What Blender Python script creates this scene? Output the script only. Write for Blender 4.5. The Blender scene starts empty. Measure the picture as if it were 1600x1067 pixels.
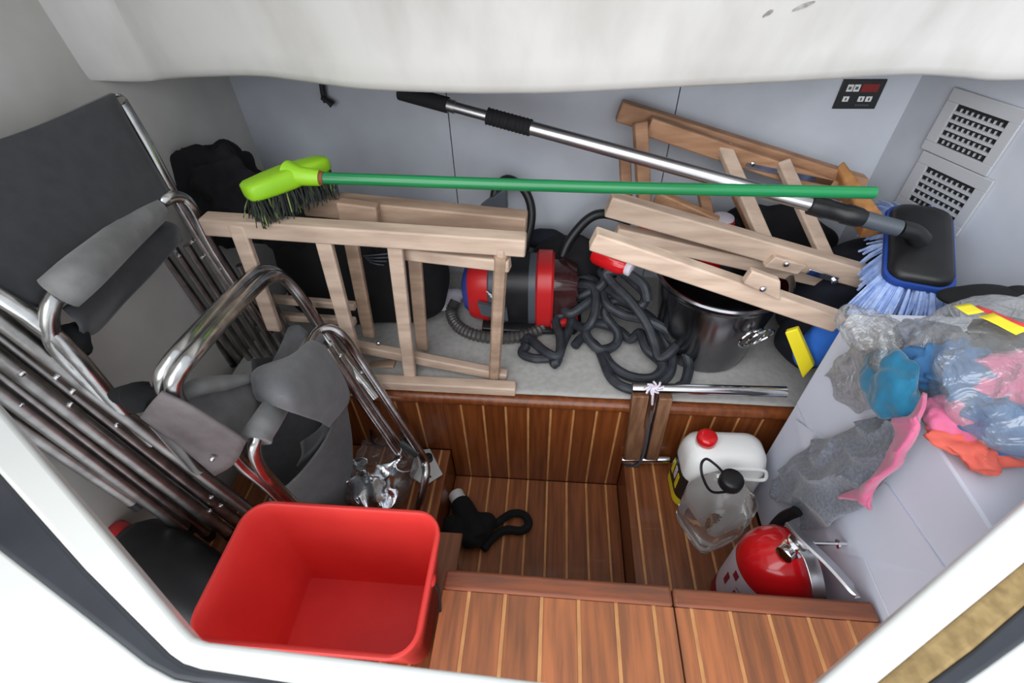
import bpy, bmesh, math, random
from mathutils import Vector, Matrix, noise
random.seed(7)
SC = bpy.context.scene
COL = SC.collection

# ------------------------------------------------------------------ camera
FPX, CX, CY = 758.0, 800.0, 533.5           # focal length and centre for a 1600 x 1067 frame
CAM = Vector((0, 0, 1.45))
AX = Vector((0.99661905, 0.03802888, -0.07283045))     # world x, y, z seen from the camera (right, down, forward)
AY = Vector((0.07895424, -0.68852982, 0.72089729))
AZ = Vector((-0.02273102, -0.72421025, -0.68920448))
cam = bpy.data.cameras.new('camera')
cam.lens = FPX / 1600 * 36
cam.sensor_width = 36
cam.clip_start = 0.01
cam.dof.use_dof = True
cam.dof.focus_distance = 1.15
cam.dof.aperture_fstop = 5.6
co = bpy.data.objects.new('camera', cam)
COL.objects.link(co)
m3 = Matrix(((AX[0], -AX[1], -AX[2]), (AY[0], -AY[1], -AY[2]), (AZ[0], -AZ[1], -AZ[2])))
co.matrix_world = Matrix.Translation(CAM) @ m3.to_4x4()
SC.camera = co

# ------------------------------------------------------------------ world and exposure
W = bpy.data.worlds.new('world')
SC.world = W
W.use_nodes = True
bg = W.node_tree.nodes['Background']
bg.inputs[0].default_value = (0.86, 0.93, 1.0, 1)
bg.inputs[1].default_value = 0.88
sun = bpy.data.lights.new('sun', 'SUN')
sun.energy = 2.65
sun.angle = math.radians(75)
sun.color = (0.97, 0.985, 1.0)
so = bpy.data.objects.new('sun', sun)
COL.objects.link(so)
so.rotation_euler = Vector((0.34, 0.80, -0.50)).to_track_quat('-Z', 'Y').to_euler()
SC.view_settings.view_transform = 'Standard'
SC.view_settings.look = 'None'
SC.view_settings.gamma = 1
SC.view_settings.use_curve_mapping = False
SC.view_settings.exposure = 0.45


# ------------------------------------------------------------------ geometry helpers
def _ray(px, py):
    c = Vector((px - CX, py - CY, FPX))
    return Vector((AX.dot(c), AY.dot(c), AZ.dot(c)))


def PY(px, py, y):
    d = _ray(px, py)
    return CAM + d * ((y - CAM.y) / d.y)


def PZ(px, py, z):
    d = _ray(px, py)
    return CAM + d * ((z - CAM.z) / d.z)


def PX(px, py, x):
    d = _ray(px, py)
    return CAM + d * ((x - CAM.x) / d.x)


def PW(px, py, o, n):
    d = _ray(px, py)
    return CAM + d * ((o - CAM).dot(n) / d.dot(n))


class MB:
    def __init__(s):
        s.v, s.f = [], []

    def add(s, vs, fs):
        b = len(s.v)
        s.v += [Vector(v) for v in vs]
        s.f += [tuple(i + b for i in f) for f in fs]
        return s

    def box(s, x0, x1, y0, y1, z0, z1):
        return s.add([(x0, y0, z0), (x1, y0, z0), (x1, y1, z0), (x0, y1, z0), (x0, y0, z1), (x1, y0, z1), (x1, y1, z1), (x0, y1, z1)],
                     [(0, 3, 2, 1), (4, 5, 6, 7), (0, 1, 5, 4), (1, 2, 6, 5), (2, 3, 7, 6), (3, 0, 4, 7)])

    def bar(s, p, q, w, h, up=(0, 0, 1)):
        p, q, up = Vector(p), Vector(q), Vector(up)
        d = (q - p).normalized()
        a = d.cross(up).normalized()
        b = a.cross(d).normalized()
        vs = []
        for c in (p, q):
            for sa, sb in ((-1, -1), (1, -1), (1, 1), (-1, 1)):
                vs.append(c + a * (sa * w / 2) + b * (sb * h / 2))
        return s.add(vs, [(0, 1, 2, 3), (7, 6, 5, 4), (0, 4, 5, 1), (1, 5, 6, 2), (2, 6, 7, 3), (3, 7, 4, 0)])

    def prism(s, pts, vec):
        n = len(pts)
        vec = Vector(vec)
        vs = [Vector(p) for p in pts] + [Vector(p) + vec for p in pts]
        fs = [tuple(range(n))[::-1], tuple(range(n, 2 * n))]
        for i in range(n):
            j = (i + 1) % n
            fs.append((i, j, n + j, n + i))
        return s.add(vs, fs)

    def loft(s, rings, cap0=True, cap1=True, closed_rings=True):
        n = len(rings[0])
        vs = [p for r in rings for p in r]
        fs = []
        for k in range(len(rings) - 1):
            for i in range(n if closed_rings else n - 1):
                j = (i + 1) % n
                fs.append((k * n + i, k * n + j, (k + 1) * n + j, (k + 1) * n + i))
        if cap0:
            fs.append(tuple(range(n))[::-1])
        if cap1:
            fs.append(tuple((len(rings) - 1) * n + i for i in range(n)))
        return s.add(vs, fs)

    def lathe(s, prof, o, axis=(0, 0, 1), n=32, cap0=True, cap1=True):
        axis = Vector(axis).normalized()
        a = axis.orthogonal().normalized()
        b = axis.cross(a)
        o = Vector(o)
        rings = [[o + axis * t + (a * math.cos(6.28318 * i / n) + b * math.sin(6.28318 * i / n)) * r for i in range(n)] for r, t in prof]
        return s.loft(rings, cap0, cap1)

    def tube(s, pts, r, n=10, closed=False, flat=1.0, smooth=5):
        P = spline(pts, smooth, closed) if smooth > 1 else [Vector(p) for p in pts]
        N = len(P)
        rr = r if isinstance(r, (list, tuple)) else None
        t0 = (P[1] - P[0]).normalized()
        nrm = t0.orthogonal().normalized()
        if flat != 1.0:
            nrm = (Vector((0, 0, 1)) - t0 * t0.z).normalized() if abs(t0.z) < .95 else nrm
        rings = []
        for i in range(N):
            if closed:
                t = (P[(i + 1) % N] - P[i - 1]).normalized()
            else:
                t = (P[min(i + 1, N - 1)] - P[max(i - 1, 0)]).normalized()
            nrm = (nrm - t * nrm.dot(t)).normalized()
            bn = t.cross(nrm)
            if rr:
                u = i / (N - 1) * (len(rr) - 1)
                k = min(int(u), len(rr) - 2)
                ri = rr[k] + (rr[k + 1] - rr[k]) * (u - k)
            else:
                ri = r
            rings.append([P[i] + nrm * (math.cos(6.28318 * j / n) * ri * flat) + bn * (math.sin(6.28318 * j / n) * ri) for j in range(n)])
        if closed:
            rings.append(rings[0])
            return s.loft(rings, False, False)
        return s.loft(rings)

    def sheet(s, rows, nu=18, nv=18, amp=0.0, freq=8.0, seed=0.0, xmax=None, fold=0.0, fdir=(0, 1, 1), ff=60.0):
        R1 = [spline_n(r, nu) for r in rows]
        G = [spline_n([R1[k][i] for k in range(len(rows))], nv) for i in range(nu)]
        vs = []
        for i in range(nu):
            for j in range(nv):
                p = G[i][j]
                if amp:
                    q = p * freq + Vector((seed, seed * 2, seed * 3))
                    p = p + noise.noise_vector(q) * amp
                if fold:
                    ph = p.dot(Vector(fdir)) * ff + 3 * noise.noise(p * 9)
                    p = p + Vector((-fold * (1 - abs(math.sin(ph)) ** .6), 0, 0))
                if xmax is not None and p.x > xmax:
                    p = Vector((xmax, p.y, p.z))
                vs.append(p)
        fs = [(i * nv + j, i * nv + j + 1, (i + 1) * nv + j + 1, (i + 1) * nv + j) for i in range(nu - 1) for j in range(nv - 1)]
        return s.add(vs, fs)

    def blob(s, c, r, amp=.15, freq=6, seed=0, sub=4, pw=1.0, ridge=False):
        bm = bmesh.new()
        bmesh.ops.create_icosphere(bm, subdivisions=sub, radius=1)
        c = Vector(c)
        vs = []
        for v in bm.verts:
            d = v.co.normalized()
            if pw != 1:
                d = Vector([math.copysign(abs(t) ** pw, t) for t in d])
            p = Vector((d.x * r[0], d.y * r[1], d.z * r[2]))
            q = p * freq + Vector((seed, seed * 1.7, -seed))
            k = noise.noise(q) + .5 * noise.noise(q * 2.1)
            if ridge:
                k = .5 - abs(k) * 1.6 + .4 * noise.noise(q * 4)
            vs.append(c + p * (1 + amp * k))
        fs = [tuple(v.index for v in f.verts) for f in bm.faces]
        bm.free()
        return s.add(vs, fs)

    def build(s, name, mat, parent=None, smooth=True, bevel=0, seg=2, solid=0, sub=0, origin=None, auto=35):
        me = bpy.data.meshes.new(name)
        if parent is None:
            if origin is None:
                zs = min(v.z for v in s.v)
                xs = [v.x for v in s.v]
                ys = [v.y for v in s.v]
                origin = Vector(((min(xs) + max(xs)) / 2, (min(ys) + max(ys)) / 2, zs))
            base = Vector(origin)
        else:
            base = Vector()
            q = parent
            while q:
                base += q.location
                q = q.parent
        me.from_pydata([v - base for v in s.v], [], s.f)
        me.validate()
        bm = bmesh.new()
        bm.from_mesh(me)
        bmesh.ops.recalc_face_normals(bm, faces=bm.faces)
        if smooth:
            for e in bm.edges:
                if len(e.link_faces) == 2 and e.calc_face_angle(0) > math.radians(auto):
                    e.smooth = False
            for f in bm.faces:
                f.smooth = True
        bm.to_mesh(me)
        bm.free()
        me.materials.append(mat)
        ob = bpy.data.objects.new(name, me)
        COL.objects.link(ob)
        if parent is None:
            ob.location = base
        else:
            ob.parent = parent
        if solid:
            m = ob.modifiers.new('thickness', 'SOLIDIFY')
            m.thickness = solid
            m.offset = 0
        if bevel:
            m = ob.modifiers.new('bevel', 'BEVEL')
            m.width = bevel
            m.segments = seg
            m.limit_method = 'ANGLE'
            m.harden_normals = False
        if sub:
            m = ob.modifiers.new('subdivision', 'SUBSURF')
            m.levels = m.render_levels = sub
        return ob


def spline(pts, k, closed=False):
    P = [Vector(p) for p in pts]
    n = len(P)
    if n < 3 and not closed:
        return P
    out = []
    for i in range(n if closed else n - 1):
        if closed:
            a, b, c, d = P[i - 1], P[i], P[(i + 1) % n], P[(i + 2) % n]
        else:
            b, c = P[i], P[i + 1]
            a = P[i - 1] if i else b * 2 - c
            d = P[i + 2] if i + 2 < n else c * 2 - b
        for j in range(k):
            t = j / k
            out.append(.5 * ((2 * b) + (c - a) * t + (2 * a - 5 * b + 4 * c - d) * t * t + (3 * b - a - 3 * c + d) * t ** 3))
    if not closed:
        out.append(P[-1])
    return out


def spline_n(pts, n):
    P = spline(pts, 12) if len(pts) > 2 else [Vector(pts[0]).lerp(Vector(pts[1]), i / 12) for i in range(13)]
    out = []
    for i in range(n):
        u = i / (n - 1) * (len(P) - 1)
        k = min(int(u), len(P) - 2)
        out.append(P[k].lerp(P[k + 1], u - k))
    return out


def rrect(cx, cy, z, w, d, r, n=6, rot=0):
    pts = []
    for k, (sx, sy) in enumerate(((1, 1), (-1, 1), (-1, -1), (1, -1))):
        for i in range(n + 1):
            a = math.pi / 2 * (k + i / n)
            x = sx * (w / 2 - r) + math.cos(a) * r
            y = sy * (d / 2 - r) + math.sin(a) * r
            if rot:
                x, y = x * math.cos(rot) - y * math.sin(rot), x * math.sin(rot) + y * math.cos(rot)
            pts.append(Vector((cx + x, cy + y, z)))
    return pts


def tag(o, label, cat, group=None):
    o['label'] = label
    o['category'] = cat
    if group:
        o['group'] = group
    return o


def thing(name, label, cat, loc, group=None):
    o = bpy.data.objects.new(name, None)
    o.empty_display_size = .05
    COL.objects.link(o)
    o.location = loc
    return tag(o, label, cat, group)


def struct(o):
    o['kind'] = 'structure'
    return o


def sroot(name, loc=(0, 0, 0)):
    o = bpy.data.objects.new(name, None)
    COL.objects.link(o)
    o.location = loc
    return struct(o)


# ------------------------------------------------------------------ materials
def lin(c):
    return tuple(((x / 255) / 12.92 if x / 255 <= .04045 else ((x / 255 + .055) / 1.055) ** 2.4) for x in c) + (1,)


def mat(name, c, rough=.5, metal=0.0, c2=None, scale=12, stretch=(1, 1, 1), bump=0.0, bscale=None, rand=0.0, coat=0.0, trans=0.0, ior=1.45,
        detail=4, ramp=(.35, .65), spec=.5, sheen=0.0, alpha=1.0):
    m = bpy.data.materials.new(name)
    m.use_nodes = True
    nt = m.node_tree
    N, L = nt.nodes, nt.links
    b = N['Principled BSDF']
    b.inputs['Base Color'].default_value = lin(c)
    b.inputs['Roughness'].default_value = rough
    b.inputs['Metallic'].default_value = metal
    b.inputs['IOR'].default_value = ior
    b.inputs['Coat Weight'].default_value = coat
    b.inputs['Transmission Weight'].default_value = trans
    b.inputs['Specular IOR Level'].default_value = spec
    b.inputs['Sheen Weight'].default_value = sheen
    b.inputs['Alpha'].default_value = alpha
    tc = N.new('ShaderNodeTexCoord')
    mp = N.new('ShaderNodeMapping')
    mp.inputs['Scale'].default_value = stretch
    L.new(tc.outputs['Object'], mp.inputs[0])
    vec = mp.outputs[0]
    oi = None
    if rand:
        oi = N.new('ShaderNodeObjectInfo')
        ad = N.new('ShaderNodeVectorMath')
        ad.operation = 'ADD'
        cb = N.new('ShaderNodeCombineXYZ')
        mu = N.new('ShaderNodeMath')
        mu.operation = 'MULTIPLY'
        mu.inputs[1].default_value = 37
        L.new(oi.outputs['Random'], mu.inputs[0])
        for i in range(3):
            L.new(mu.outputs[0], cb.inputs[i])
        L.new(vec, ad.inputs[0])
        L.new(cb.outputs[0], ad.inputs[1])
        vec = ad.outputs[0]
    if c2 is not None:
        nz = N.new('ShaderNodeTexNoise')
        nz.inputs['Scale'].default_value = scale
        nz.inputs['Detail'].default_value = detail
        L.new(vec, nz.inputs['Vector'])
        cr = N.new('ShaderNodeValToRGB')
        cr.color_ramp.elements[0].position, cr.color_ramp.elements[1].position = ramp
        cr.color_ramp.elements[0].color = lin(c)
        cr.color_ramp.elements[1].color = lin(c2)
        L.new(nz.outputs[0], cr.inputs[0])
        out = cr.outputs[0]
        if rand:
            hs = N.new('ShaderNodeHueSaturation')
            mr = N.new('ShaderNodeMapRange')
            mr.inputs['To Min'].default_value = 1 - rand
            mr.inputs['To Max'].default_value = 1 + rand
            L.new(oi.outputs['Random'], mr.inputs[0])
            L.new(mr.outputs[0], hs.inputs['Value'])
            L.new(out, hs.inputs['Color'])
            out = hs.outputs[0]
        L.new(out, b.inputs['Base Color'])
    if bump:
        nb = N.new('ShaderNodeTexNoise')
        nb.inputs['Scale'].default_value = bscale or scale
        nb.inputs['Detail'].default_value = 5
        L.new(vec, nb.inputs['Vector'])
        bp = N.new('ShaderNodeBump')
        bp.inputs['Strength'].default_value = bump
        bp.inputs['Distance'].default_value = .004
        L.new(nb.outputs[0], bp.inputs['Height'])
        L.new(bp.outputs[0], b.inputs['Normal'])
    return m


def film(name, tint=(1, 1, 1), bump=.6, bscale=30, base=.06, haze=.10):
    """thin clear plastic film: clear, with glossy wrinkles and a trace of haze"""
    m = bpy.data.materials.new(name)
    m.use_nodes = True
    nt = m.node_tree
    N, L = nt.nodes, nt.links
    N.remove(N['Principled BSDF'])
    out = N['Material Output']
    tr = N.new('ShaderNodeBsdfTransparent')
    tr.inputs[0].default_value = tint + (1,)
    gl = N.new('ShaderNodeBsdfGlossy')
    gl.inputs['Roughness'].default_value = .12
    df = N.new('ShaderNodeBsdfDiffuse')
    df.inputs[0].default_value = (.8, .8, .8, 1)
    lw = N.new('ShaderNodeLayerWeight')
    lw.inputs[0].default_value = .3
    nb = N.new('ShaderNodeTexNoise')
    nb.inputs['Scale'].default_value = bscale
    nb.inputs['Detail'].default_value = 3
    nb.inputs['Distortion'].default_value = 1.2
    tc = N.new('ShaderNodeTexCoord')
    L.new(tc.outputs['Object'], nb.inputs['Vector'])
    bp = N.new('ShaderNodeBump')
    bp.inputs['Strength'].default_value = bump
    bp.inputs['Distance'].default_value = .02
    L.new(nb.outputs[0], bp.inputs['Height'])
    for s in (gl, lw):
        L.new(bp.outputs[0], s.inputs['Normal'])
    ma = N.new('ShaderNodeMath')
    ma.operation = 'MULTIPLY_ADD'
    ma.inputs[1].default_value = .5
    ma.inputs[2].default_value = base
    L.new(lw.outputs['Fresnel'], ma.inputs[0])
    m1 = N.new('ShaderNodeMixShader')
    L.new(ma.outputs[0], m1.inputs[0])
    L.new(tr.outputs[0], m1.inputs[1])
    L.new(gl.outputs[0], m1.inputs[2])
    m2 = N.new('ShaderNodeMixShader')
    m2.inputs[0].default_value = haze
    L.new(m1.outputs[0], m2.inputs[1])
    L.new(df.outputs[0], m2.inputs[2])
    L.new(m2.outputs[0], out.inputs[0])
    return m


GEL = mat('white_gelcoat', (204, 201, 195), .38, c2=(188, 185, 179), scale=5, bump=.03, bscale=40, coat=.15)
WALL = mat('grey_white_laminate', (188, 192, 200), .42, c2=(172, 175, 182), scale=4, bump=.02, bscale=30)
VALM = mat('scuffed_gelcoat', (220, 217, 212), .32, c2=(196, 191, 185), scale=9, stretch=(1, 1, .35), detail=8, ramp=(.42, .8), bump=.04, bscale=25, coat=.2)
TEAK = mat('varnished_teak', (146, 84, 46), .45, c2=(112, 62, 32), scale=9, stretch=(9, .6, 9), rand=.16, bump=.05, bscale=20, coat=.15, detail=6)
TEAKV = mat('varnished_teak_upright', (134, 72, 34), .36, c2=(106, 54, 24), scale=9, stretch=(9, 9, .6), rand=.10, bump=.03, bscale=20, coat=.25, detail=6)
TEAKW = mat('weathered_teak', (174, 106, 66), .6, c2=(134, 84, 56), scale=8, stretch=(10, .8, 8), rand=.14, bump=.12, bscale=20, detail=8)
TEAKR = mat('worn_teak_rail', (146, 82, 54), .62, c2=(112, 70, 52), scale=9, stretch=(.9, 8, 9), bump=.15, bscale=18, detail=8)
INLAY = mat('pale_inlay', (206, 150, 96), .5, c2=(184, 128, 80), scale=20, stretch=(4, 1, 1))
DARKWOOD = mat('dark_wood_core', (62, 32, 18), .6)
WHITE = mat('white_deck', (244, 244, 242), .35, c2=(236, 236, 230), scale=3, coat=.2)
RUBBER = mat('dark_rubber', (50, 52, 58), .55, c2=(62, 64, 70), scale=9)
TAN = mat('tan_cork_strip', (164, 138, 92), .7, c2=(134, 110, 70), scale=60, bump=.3)
ALU = mat('polished_aluminium', (205, 204, 202), .24, 1.0, c2=(170, 168, 166), scale=30, stretch=(1, 1, 1))
ALUB = mat('brushed_aluminium', (200, 200, 203), .33, 1.0)
ALUD = mat('dull_aluminium', (172, 169, 166), .36, 1.0, c2=(140, 137, 135), scale=30)
CHROME = mat('chrome', (225, 225, 225), .1, 1.0)
STEELB = mat('worn_steel', (142, 142, 146), .2, 1.0, c2=(112, 112, 116), scale=7, bump=.04, bscale=14)
STEEL = mat('polished_steel', (198, 198, 200), .13, 1.0, bump=.02, bscale=14)
DGREY = mat('charcoal_canvas', (64, 64, 66), .85, c2=(58, 58, 60), scale=40, bump=.12, bscale=300, sheen=.2)
MGREY = mat('grey_canvas', (108, 108, 110), .85, c2=(98, 98, 100), scale=30, bump=.15, bscale=250, sheen=.2)
LGREY = mat('pale_grey_canvas', (128, 127, 125), .85, c2=(114, 113, 112), scale=30, bump=.15, bscale=250, sheen=.2)
BGREY = mat('stained_grey_strap', (120, 112, 112), .8, c2=(96, 88, 88), scale=14, bump=.15, bscale=200)
WOOD = mat('raw_beech', (204, 180, 160), .6, c2=(176, 152, 134), scale=7, stretch=(1, 5, 6), rand=.07, bump=.08, bscale=22, detail=7)
WOODO = mat('oiled_beech', (186, 134, 84), .5, c2=(158, 106, 62), scale=7, stretch=(5, 5, 1), bump=.05)
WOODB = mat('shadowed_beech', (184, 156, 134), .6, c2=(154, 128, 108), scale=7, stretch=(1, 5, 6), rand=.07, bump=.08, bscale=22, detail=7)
BLACK = mat('black_plastic', (22, 22, 24), .4, c2=(28, 28, 30), scale=20)
BLACKC = mat('black_cloth', (13, 13, 15), .9, c2=(19, 19, 22), scale=20, bump=.2, bscale=60)
NAVY = mat('navy_cloth', (22, 25, 38), .9, c2=(16, 18, 28), scale=20, bump=.2, bscale=60)
FOAM = mat('black_foam_grip', (24, 24, 27), .85, bump=.3, bscale=120)
LIME = mat('lime_plastic', (152, 206, 36), .38, c2=(140, 196, 30), scale=6)
GREEN = mat('green_enamel', (22, 128, 72), .3, c2=(18, 116, 64), scale=8, stretch=(.5, 6, 6), coat=.3)
RUST = mat('rusty_ferrule', (130, 70, 40), .7)
BRISTD = mat('dark_bristle', (30, 34, 30), .7)
BRISTG = mat('green_bristle', (120, 140, 70), .7)
BRISTB = mat('blue_bristle', (180, 200, 238), .75, c2=(138, 164, 218), scale=60)
BLUER = mat('blue_rubber_edge', (36, 70, 150), .5)
REDP = mat('red_plastic', (240, 70, 64), .42, c2=(228, 62, 58), scale=6, bump=.02, bscale=60)
REDG = mat('red_gloss', (206, 24, 30), .18, coat=.4)
REDV = mat('red_vacuum_shell', (190, 34, 36), .35)
GREYP = mat('slate_plastic', (74, 80, 88), .4)
BLUEP = mat('blue_violet_plastic', (60, 72, 150), .4)
SMOKE = mat('smoked_clear_plastic', (120, 70, 70), .12, trans=.8)
HOSE = mat('black_hose', (33, 36, 41), .55, c2=(52, 55, 61), scale=30, bump=.1, bscale=60)
BEIGE = mat('oatmeal_fabric', (172, 170, 167), .9, c2=(160, 158, 154), scale=60, bump=.2, bscale=260, sheen=.2)
BOXW = mat('white_board', (211, 215, 228), .5, c2=(203, 207, 221), scale=4)
HDPE = mat('white_jug_plastic', (236, 236, 234), .4)
CLEAR = mat('clear_pet', (250, 250, 250), .02, trans=.96, ior=1.32, bump=.5, bscale=16, stretch=(1, 1, .5))
YEL = mat('yellow_print', (232, 214, 40), .45)
LABEL = mat('white_label', (216, 208, 220), .45)
DRED = mat('dark_red_print', (150, 30, 44), .45)
PLATE = mat('white_plate', (214, 214, 212), .4)
VENT = mat('grey_vent_plastic', (176, 177, 180), .45)
DARK = mat('dark_void', (30, 30, 31), .9)
WOODR = mat('shaded_tan_beech', (178, 136, 104), .58, c2=(146, 106, 78), scale=7, stretch=(1, 5, 6), rand=.07, bump=.08, bscale=22, detail=7)  # beech browned and darkened, shade of the upper right frame put into its colour
TEAL = mat('teal_knit', (22, 106, 138), .9, c2=(16, 92, 124), scale=30, bump=.2, bscale=200, sheen=.3)
PINK = mat('pink_knit', (204, 104, 140), .9, c2=(192, 92, 128), scale=30, bump=.2, bscale=200, sheen=.3)
MARL = mat('grey_marl_jersey', (122, 126, 136), .95, c2=(98, 102, 112), scale=160, bump=.2, bscale=200, sheen=.3)
ORANGE = mat('coral_cloth', (208, 96, 82), .9, bump=.2, bscale=60)
DENIM = mat('blue_cloth', (58, 104, 148), .9, c2=(46, 90, 134), scale=20, bump=.2, bscale=60)
ROYAL = mat('royal_blue_cloth', (40, 100, 190), .85, bump=.2, bscale=50)
SILVER = mat('silver_foil', (240, 244, 248), .22, 1.0, bump=.5, bscale=28)
BAG = film('clear_bag_film', bump=1.0, bscale=22, base=.10, haze=.12)
BAG3 = film('clear_sack_film', bump=.9, bscale=14, base=.05, haze=.03)
BAG2 = film('clear_wrap_film', bump=.9, bscale=34, base=.10, haze=.07)
REDD = mat('red_display', (120, 24, 24), .3)

# ------------------------------------------------------------------ the shell
YB = 1.40
HULL = Vector((.342, -.940, 0))           # direction of the right hull side, from the back corner forward
RC = Vector((.90, YB, 0))
RN = Vector((-.940, -.342, 0))            # inward normal of the right hull side
LC = Vector((-.900, YB, 0))
HL = Vector((-.090, -.996, 0))
LN = Vector((.996, -.090, 0))

w = sroot('wall_back')
for a, b in ((-.93, -.3015), (-.2985, .3185), (.3215, .93)):
    MB().box(a, b, YB, YB + .02, -.02, 1.75).build('panel', WALL, w)
MB().box(-.93, .93, YB + .02, YB + .03, -.02, 1.75).build('backing', DARK, w)
MB().box(.42, .60, YB - .004, YB, 1.103, 1.109).build('slot', DARK, w)


def hullwall(name, c, d, n, m):
    e = c + d * 1.75
    return struct(MB().prism([c, e, e - n * .03, c - n * .03], (0, 0, 1.75)).build(name, m))


hullwall('wall_right', RC, HULL, RN, WALL)
hullwall('wall_left', LC, HL, LN, GEL)

# ceiling with the hanging moulding in front of the back wall
edge = [Vector((-.985, .74, 1.26)), Vector((-.968, .84, 1.23)), Vector((-.952, .93, 1.20)), Vector((-.928, 1.02, 1.172))] + [PY(*e) for e in ((224, 127, 1.072), (260, 124, 1.09), (320, 121, 1.085), (400, 120, 1.075), (470, 128, 1.062), (560, 140, 1.045), (660, 145, 1.03),
        (760, 147.5, 1.02), (880, 146, 1.02), (1000, 140, 1.03), (1150, 133, 1.05), (1300, 125, 1.08), (1420, 118, 1.105), (1500, 122, 1.105), (1570, 127, 1.095))] + [Vector((1.06, 1.06, 1.165)), Vector((1.15, 1.03, 1.17))]
E2 = spline_n(edge, 90)
NRM, KK = [], []
for i, p in enumerate(E2):
    t = E2[min(i + 1, len(E2) - 1)] - E2[max(i - 1, 0)]
    NRM.append(Vector((-t.y, t.x, 0)).normalized())
    u = min(max((p.x + .965) / .20, 0), 1)
    KK.append(u * u * (3 - 2 * u))
rows = []
prof = [(.16, .035), (.03, .0), (.014, -.002), (.004, .0), (-.004, .006), (-.012, .02), (-.022, .055), (-.05, .16), (-.10, .28), (-.17, .38), (-.28, .46)]
for dy, dz in prof:
    rows.append([p + NRM[i] * (dy * KK[i]) + Vector((0, 0, dz)) for i, p in enumerate(E2)])
mb = MB()
n = len(E2)
mb.add([p for r in rows for p in r], [(k * n + i, k * n + i + 1, (k + 1) * n + i + 1, (k + 1) * n + i) for k in range(len(rows) - 1) for i in range(n - 1)])
mb.box(-1.6, 1.6, .66, 1.5, 1.60, 1.63)  # unseen roof slab, added to keep the interior dimmer than the coaming
mb.box(-1.6, -.74, -.1, .66, 1.60, 1.63)  # unseen left wing, added to block overhead light from the left wall
ceil = struct(mb.build('ceiling', VALM, origin=(0, 0, 0)))
from mathutils.bvhtree import BVHTree
bvh = BVHTree.FromPolygons(mb.v, mb.f)
SCUFF = mat('grey_scuff', (128, 122, 118), .6, c2=(176, 172, 167), scale=60)
for line in (((1192, 26), (1200, 20), (1208, 17)), ((1238, 17), (1250, 11), (1262, 6), (1274, 3))):
    hit = []
    for x, y in line:
        h, nn, _, _ = bvh.ray_cast(CAM, _ray(x, y).normalized())
        hit.append(h - _ray(x, y).normalized() * .0012)
    up = [Vector((0, 0, .004)) * (1 if 0 < i < len(hit) - 1 else .4) for i in range(len(hit))]
    MB().sheet([[h + u for h, u in zip(hit, up)], [h - u for h, u in zip(hit, up)]], 4, 10, amp=.001, freq=200).build('scuff_mark', SCUFF, ceil)


# ---- teak platforms
def planks(root, seams, x0, x1, y0, y1, z, m, gap=.0065, t=.012):
    xs = [x0] + sorted(s for s in seams if x0 + .012 < s < x1 - .012) + [x1]
    for a, b in zip(xs[:-1], xs[1:]):
        l = a + (gap / 2 if a != x0 else 0)
        r = b - (gap / 2 if b != x1 else 0)
        MB().box(l, r, y0, y1, z - t, z).build('plank', m, root, bevel=.0012)
    for s in xs[1:-1]:
        MB().box(s - gap / 2, s + gap / 2, y0, y1, z - t, z - .0010).build('inlay_strip', INLAY, root)


P0 = .0638
S0 = [.0169 + P0 * k for k in range(-20, 20)]
fl = sroot('floor')
planks(fl, S0, -.29, .245, .30, .853, 0, TEAK)
MB().box(-1.6, 1.3, -.05, 1.45, -.04, -.0125).build('floor_base', DARKWOOD, fl)

st = thing('step_platform', 'raised teak side platform right of the foot well, under the two jugs', 'platform', (.42, .6, 0))
planks(st, [.273 + .061 * k for k in range(0, 8)], .247, .598, .30, .853, .15, TEAK)
MB().box(.247, .598, .30, .853, -.0124, .1375).build('carcass', TEAKV, st)
st = thing('step_platform', 'raised teak side platform left of the foot well, under the chairs and foil bag', 'platform', (-.7, .6, 0))
planks(st, [-.32 - .061 * k for k in range(0, 13)], -.93, -.292, .30, .853, .15, TEAK)
MB().box(-.93, -.292, .30, .853, -.0124, .1375).build('carcass', TEAKV, st)
st = thing('bucket_step', 'dark teak step under the red bucket and the black canister', 'step', (-.7, .3, 0))
planks(st, [-.26 - .061 * k for k in range(0, 18)], -.965, -.192, .06, .53, .28, TEAK)
MB().box(-.965, -.192, .06, .295, -.0124, .2675).build('carcass', TEAKV, st)
MB().box(-.965, -.50, .296, .528, .151, .2675).build('carcass', TEAKV, st)
MB().box(-.4995, -.192, .296, .46, .151, .2675).build('carcass', TEAKV, st)

st = thing('entry_step', 'weathered teak top step with a worn front rail along the bottom of the picture', 'step', (.2, .2, 0))
F1S = [-.1262 + .0668 * k for k in range(0, 12)]
planks(st, F1S, -.176, .243, .02, .322, .50, TEAKW, t=.016)
planks(st, F1S, .2455, .597, .02, .322, .50, TEAKW, t=.016)
MB().box(-.176, .243, .322, .358, .468, .5035).build('nosing_rail', TEAKR, st, bevel=.006, seg=3)
MB().box(.2455, .597, .322, .356, .466, .5015).build('nosing_rail', TEAKR, st, bevel=.006, seg=3)
MB().box(-.176, .597, .02, .290, -.0124, .4835).build('carcass', TEAKV, st)

# ---- bench
be = thing('bench', 'teak bench with pale inlaid stripes on its front behind the foot well', 'bench', (0, 1.1, 0))


def upright(root, seams, x0, x1, y, z0, z1):
    xs = [x0] + sorted(s for s in seams if x0 + .012 < s < x1 - .012) + [x1]
    for a, b in zip(xs[:-1], xs[1:]):
        MB().box(a + (.003 if a != x0 else 0), b - (.003 if b != x1 else 0), y, y + .012, z0, z1).build('front_plank', TEAKV, root, bevel=.001)
    for s in xs[1:-1]:
        MB().box(s - .003, s + .003, y + .0008, y + .012, z0, z1).build('inlay_strip', INLAY, root)


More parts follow.
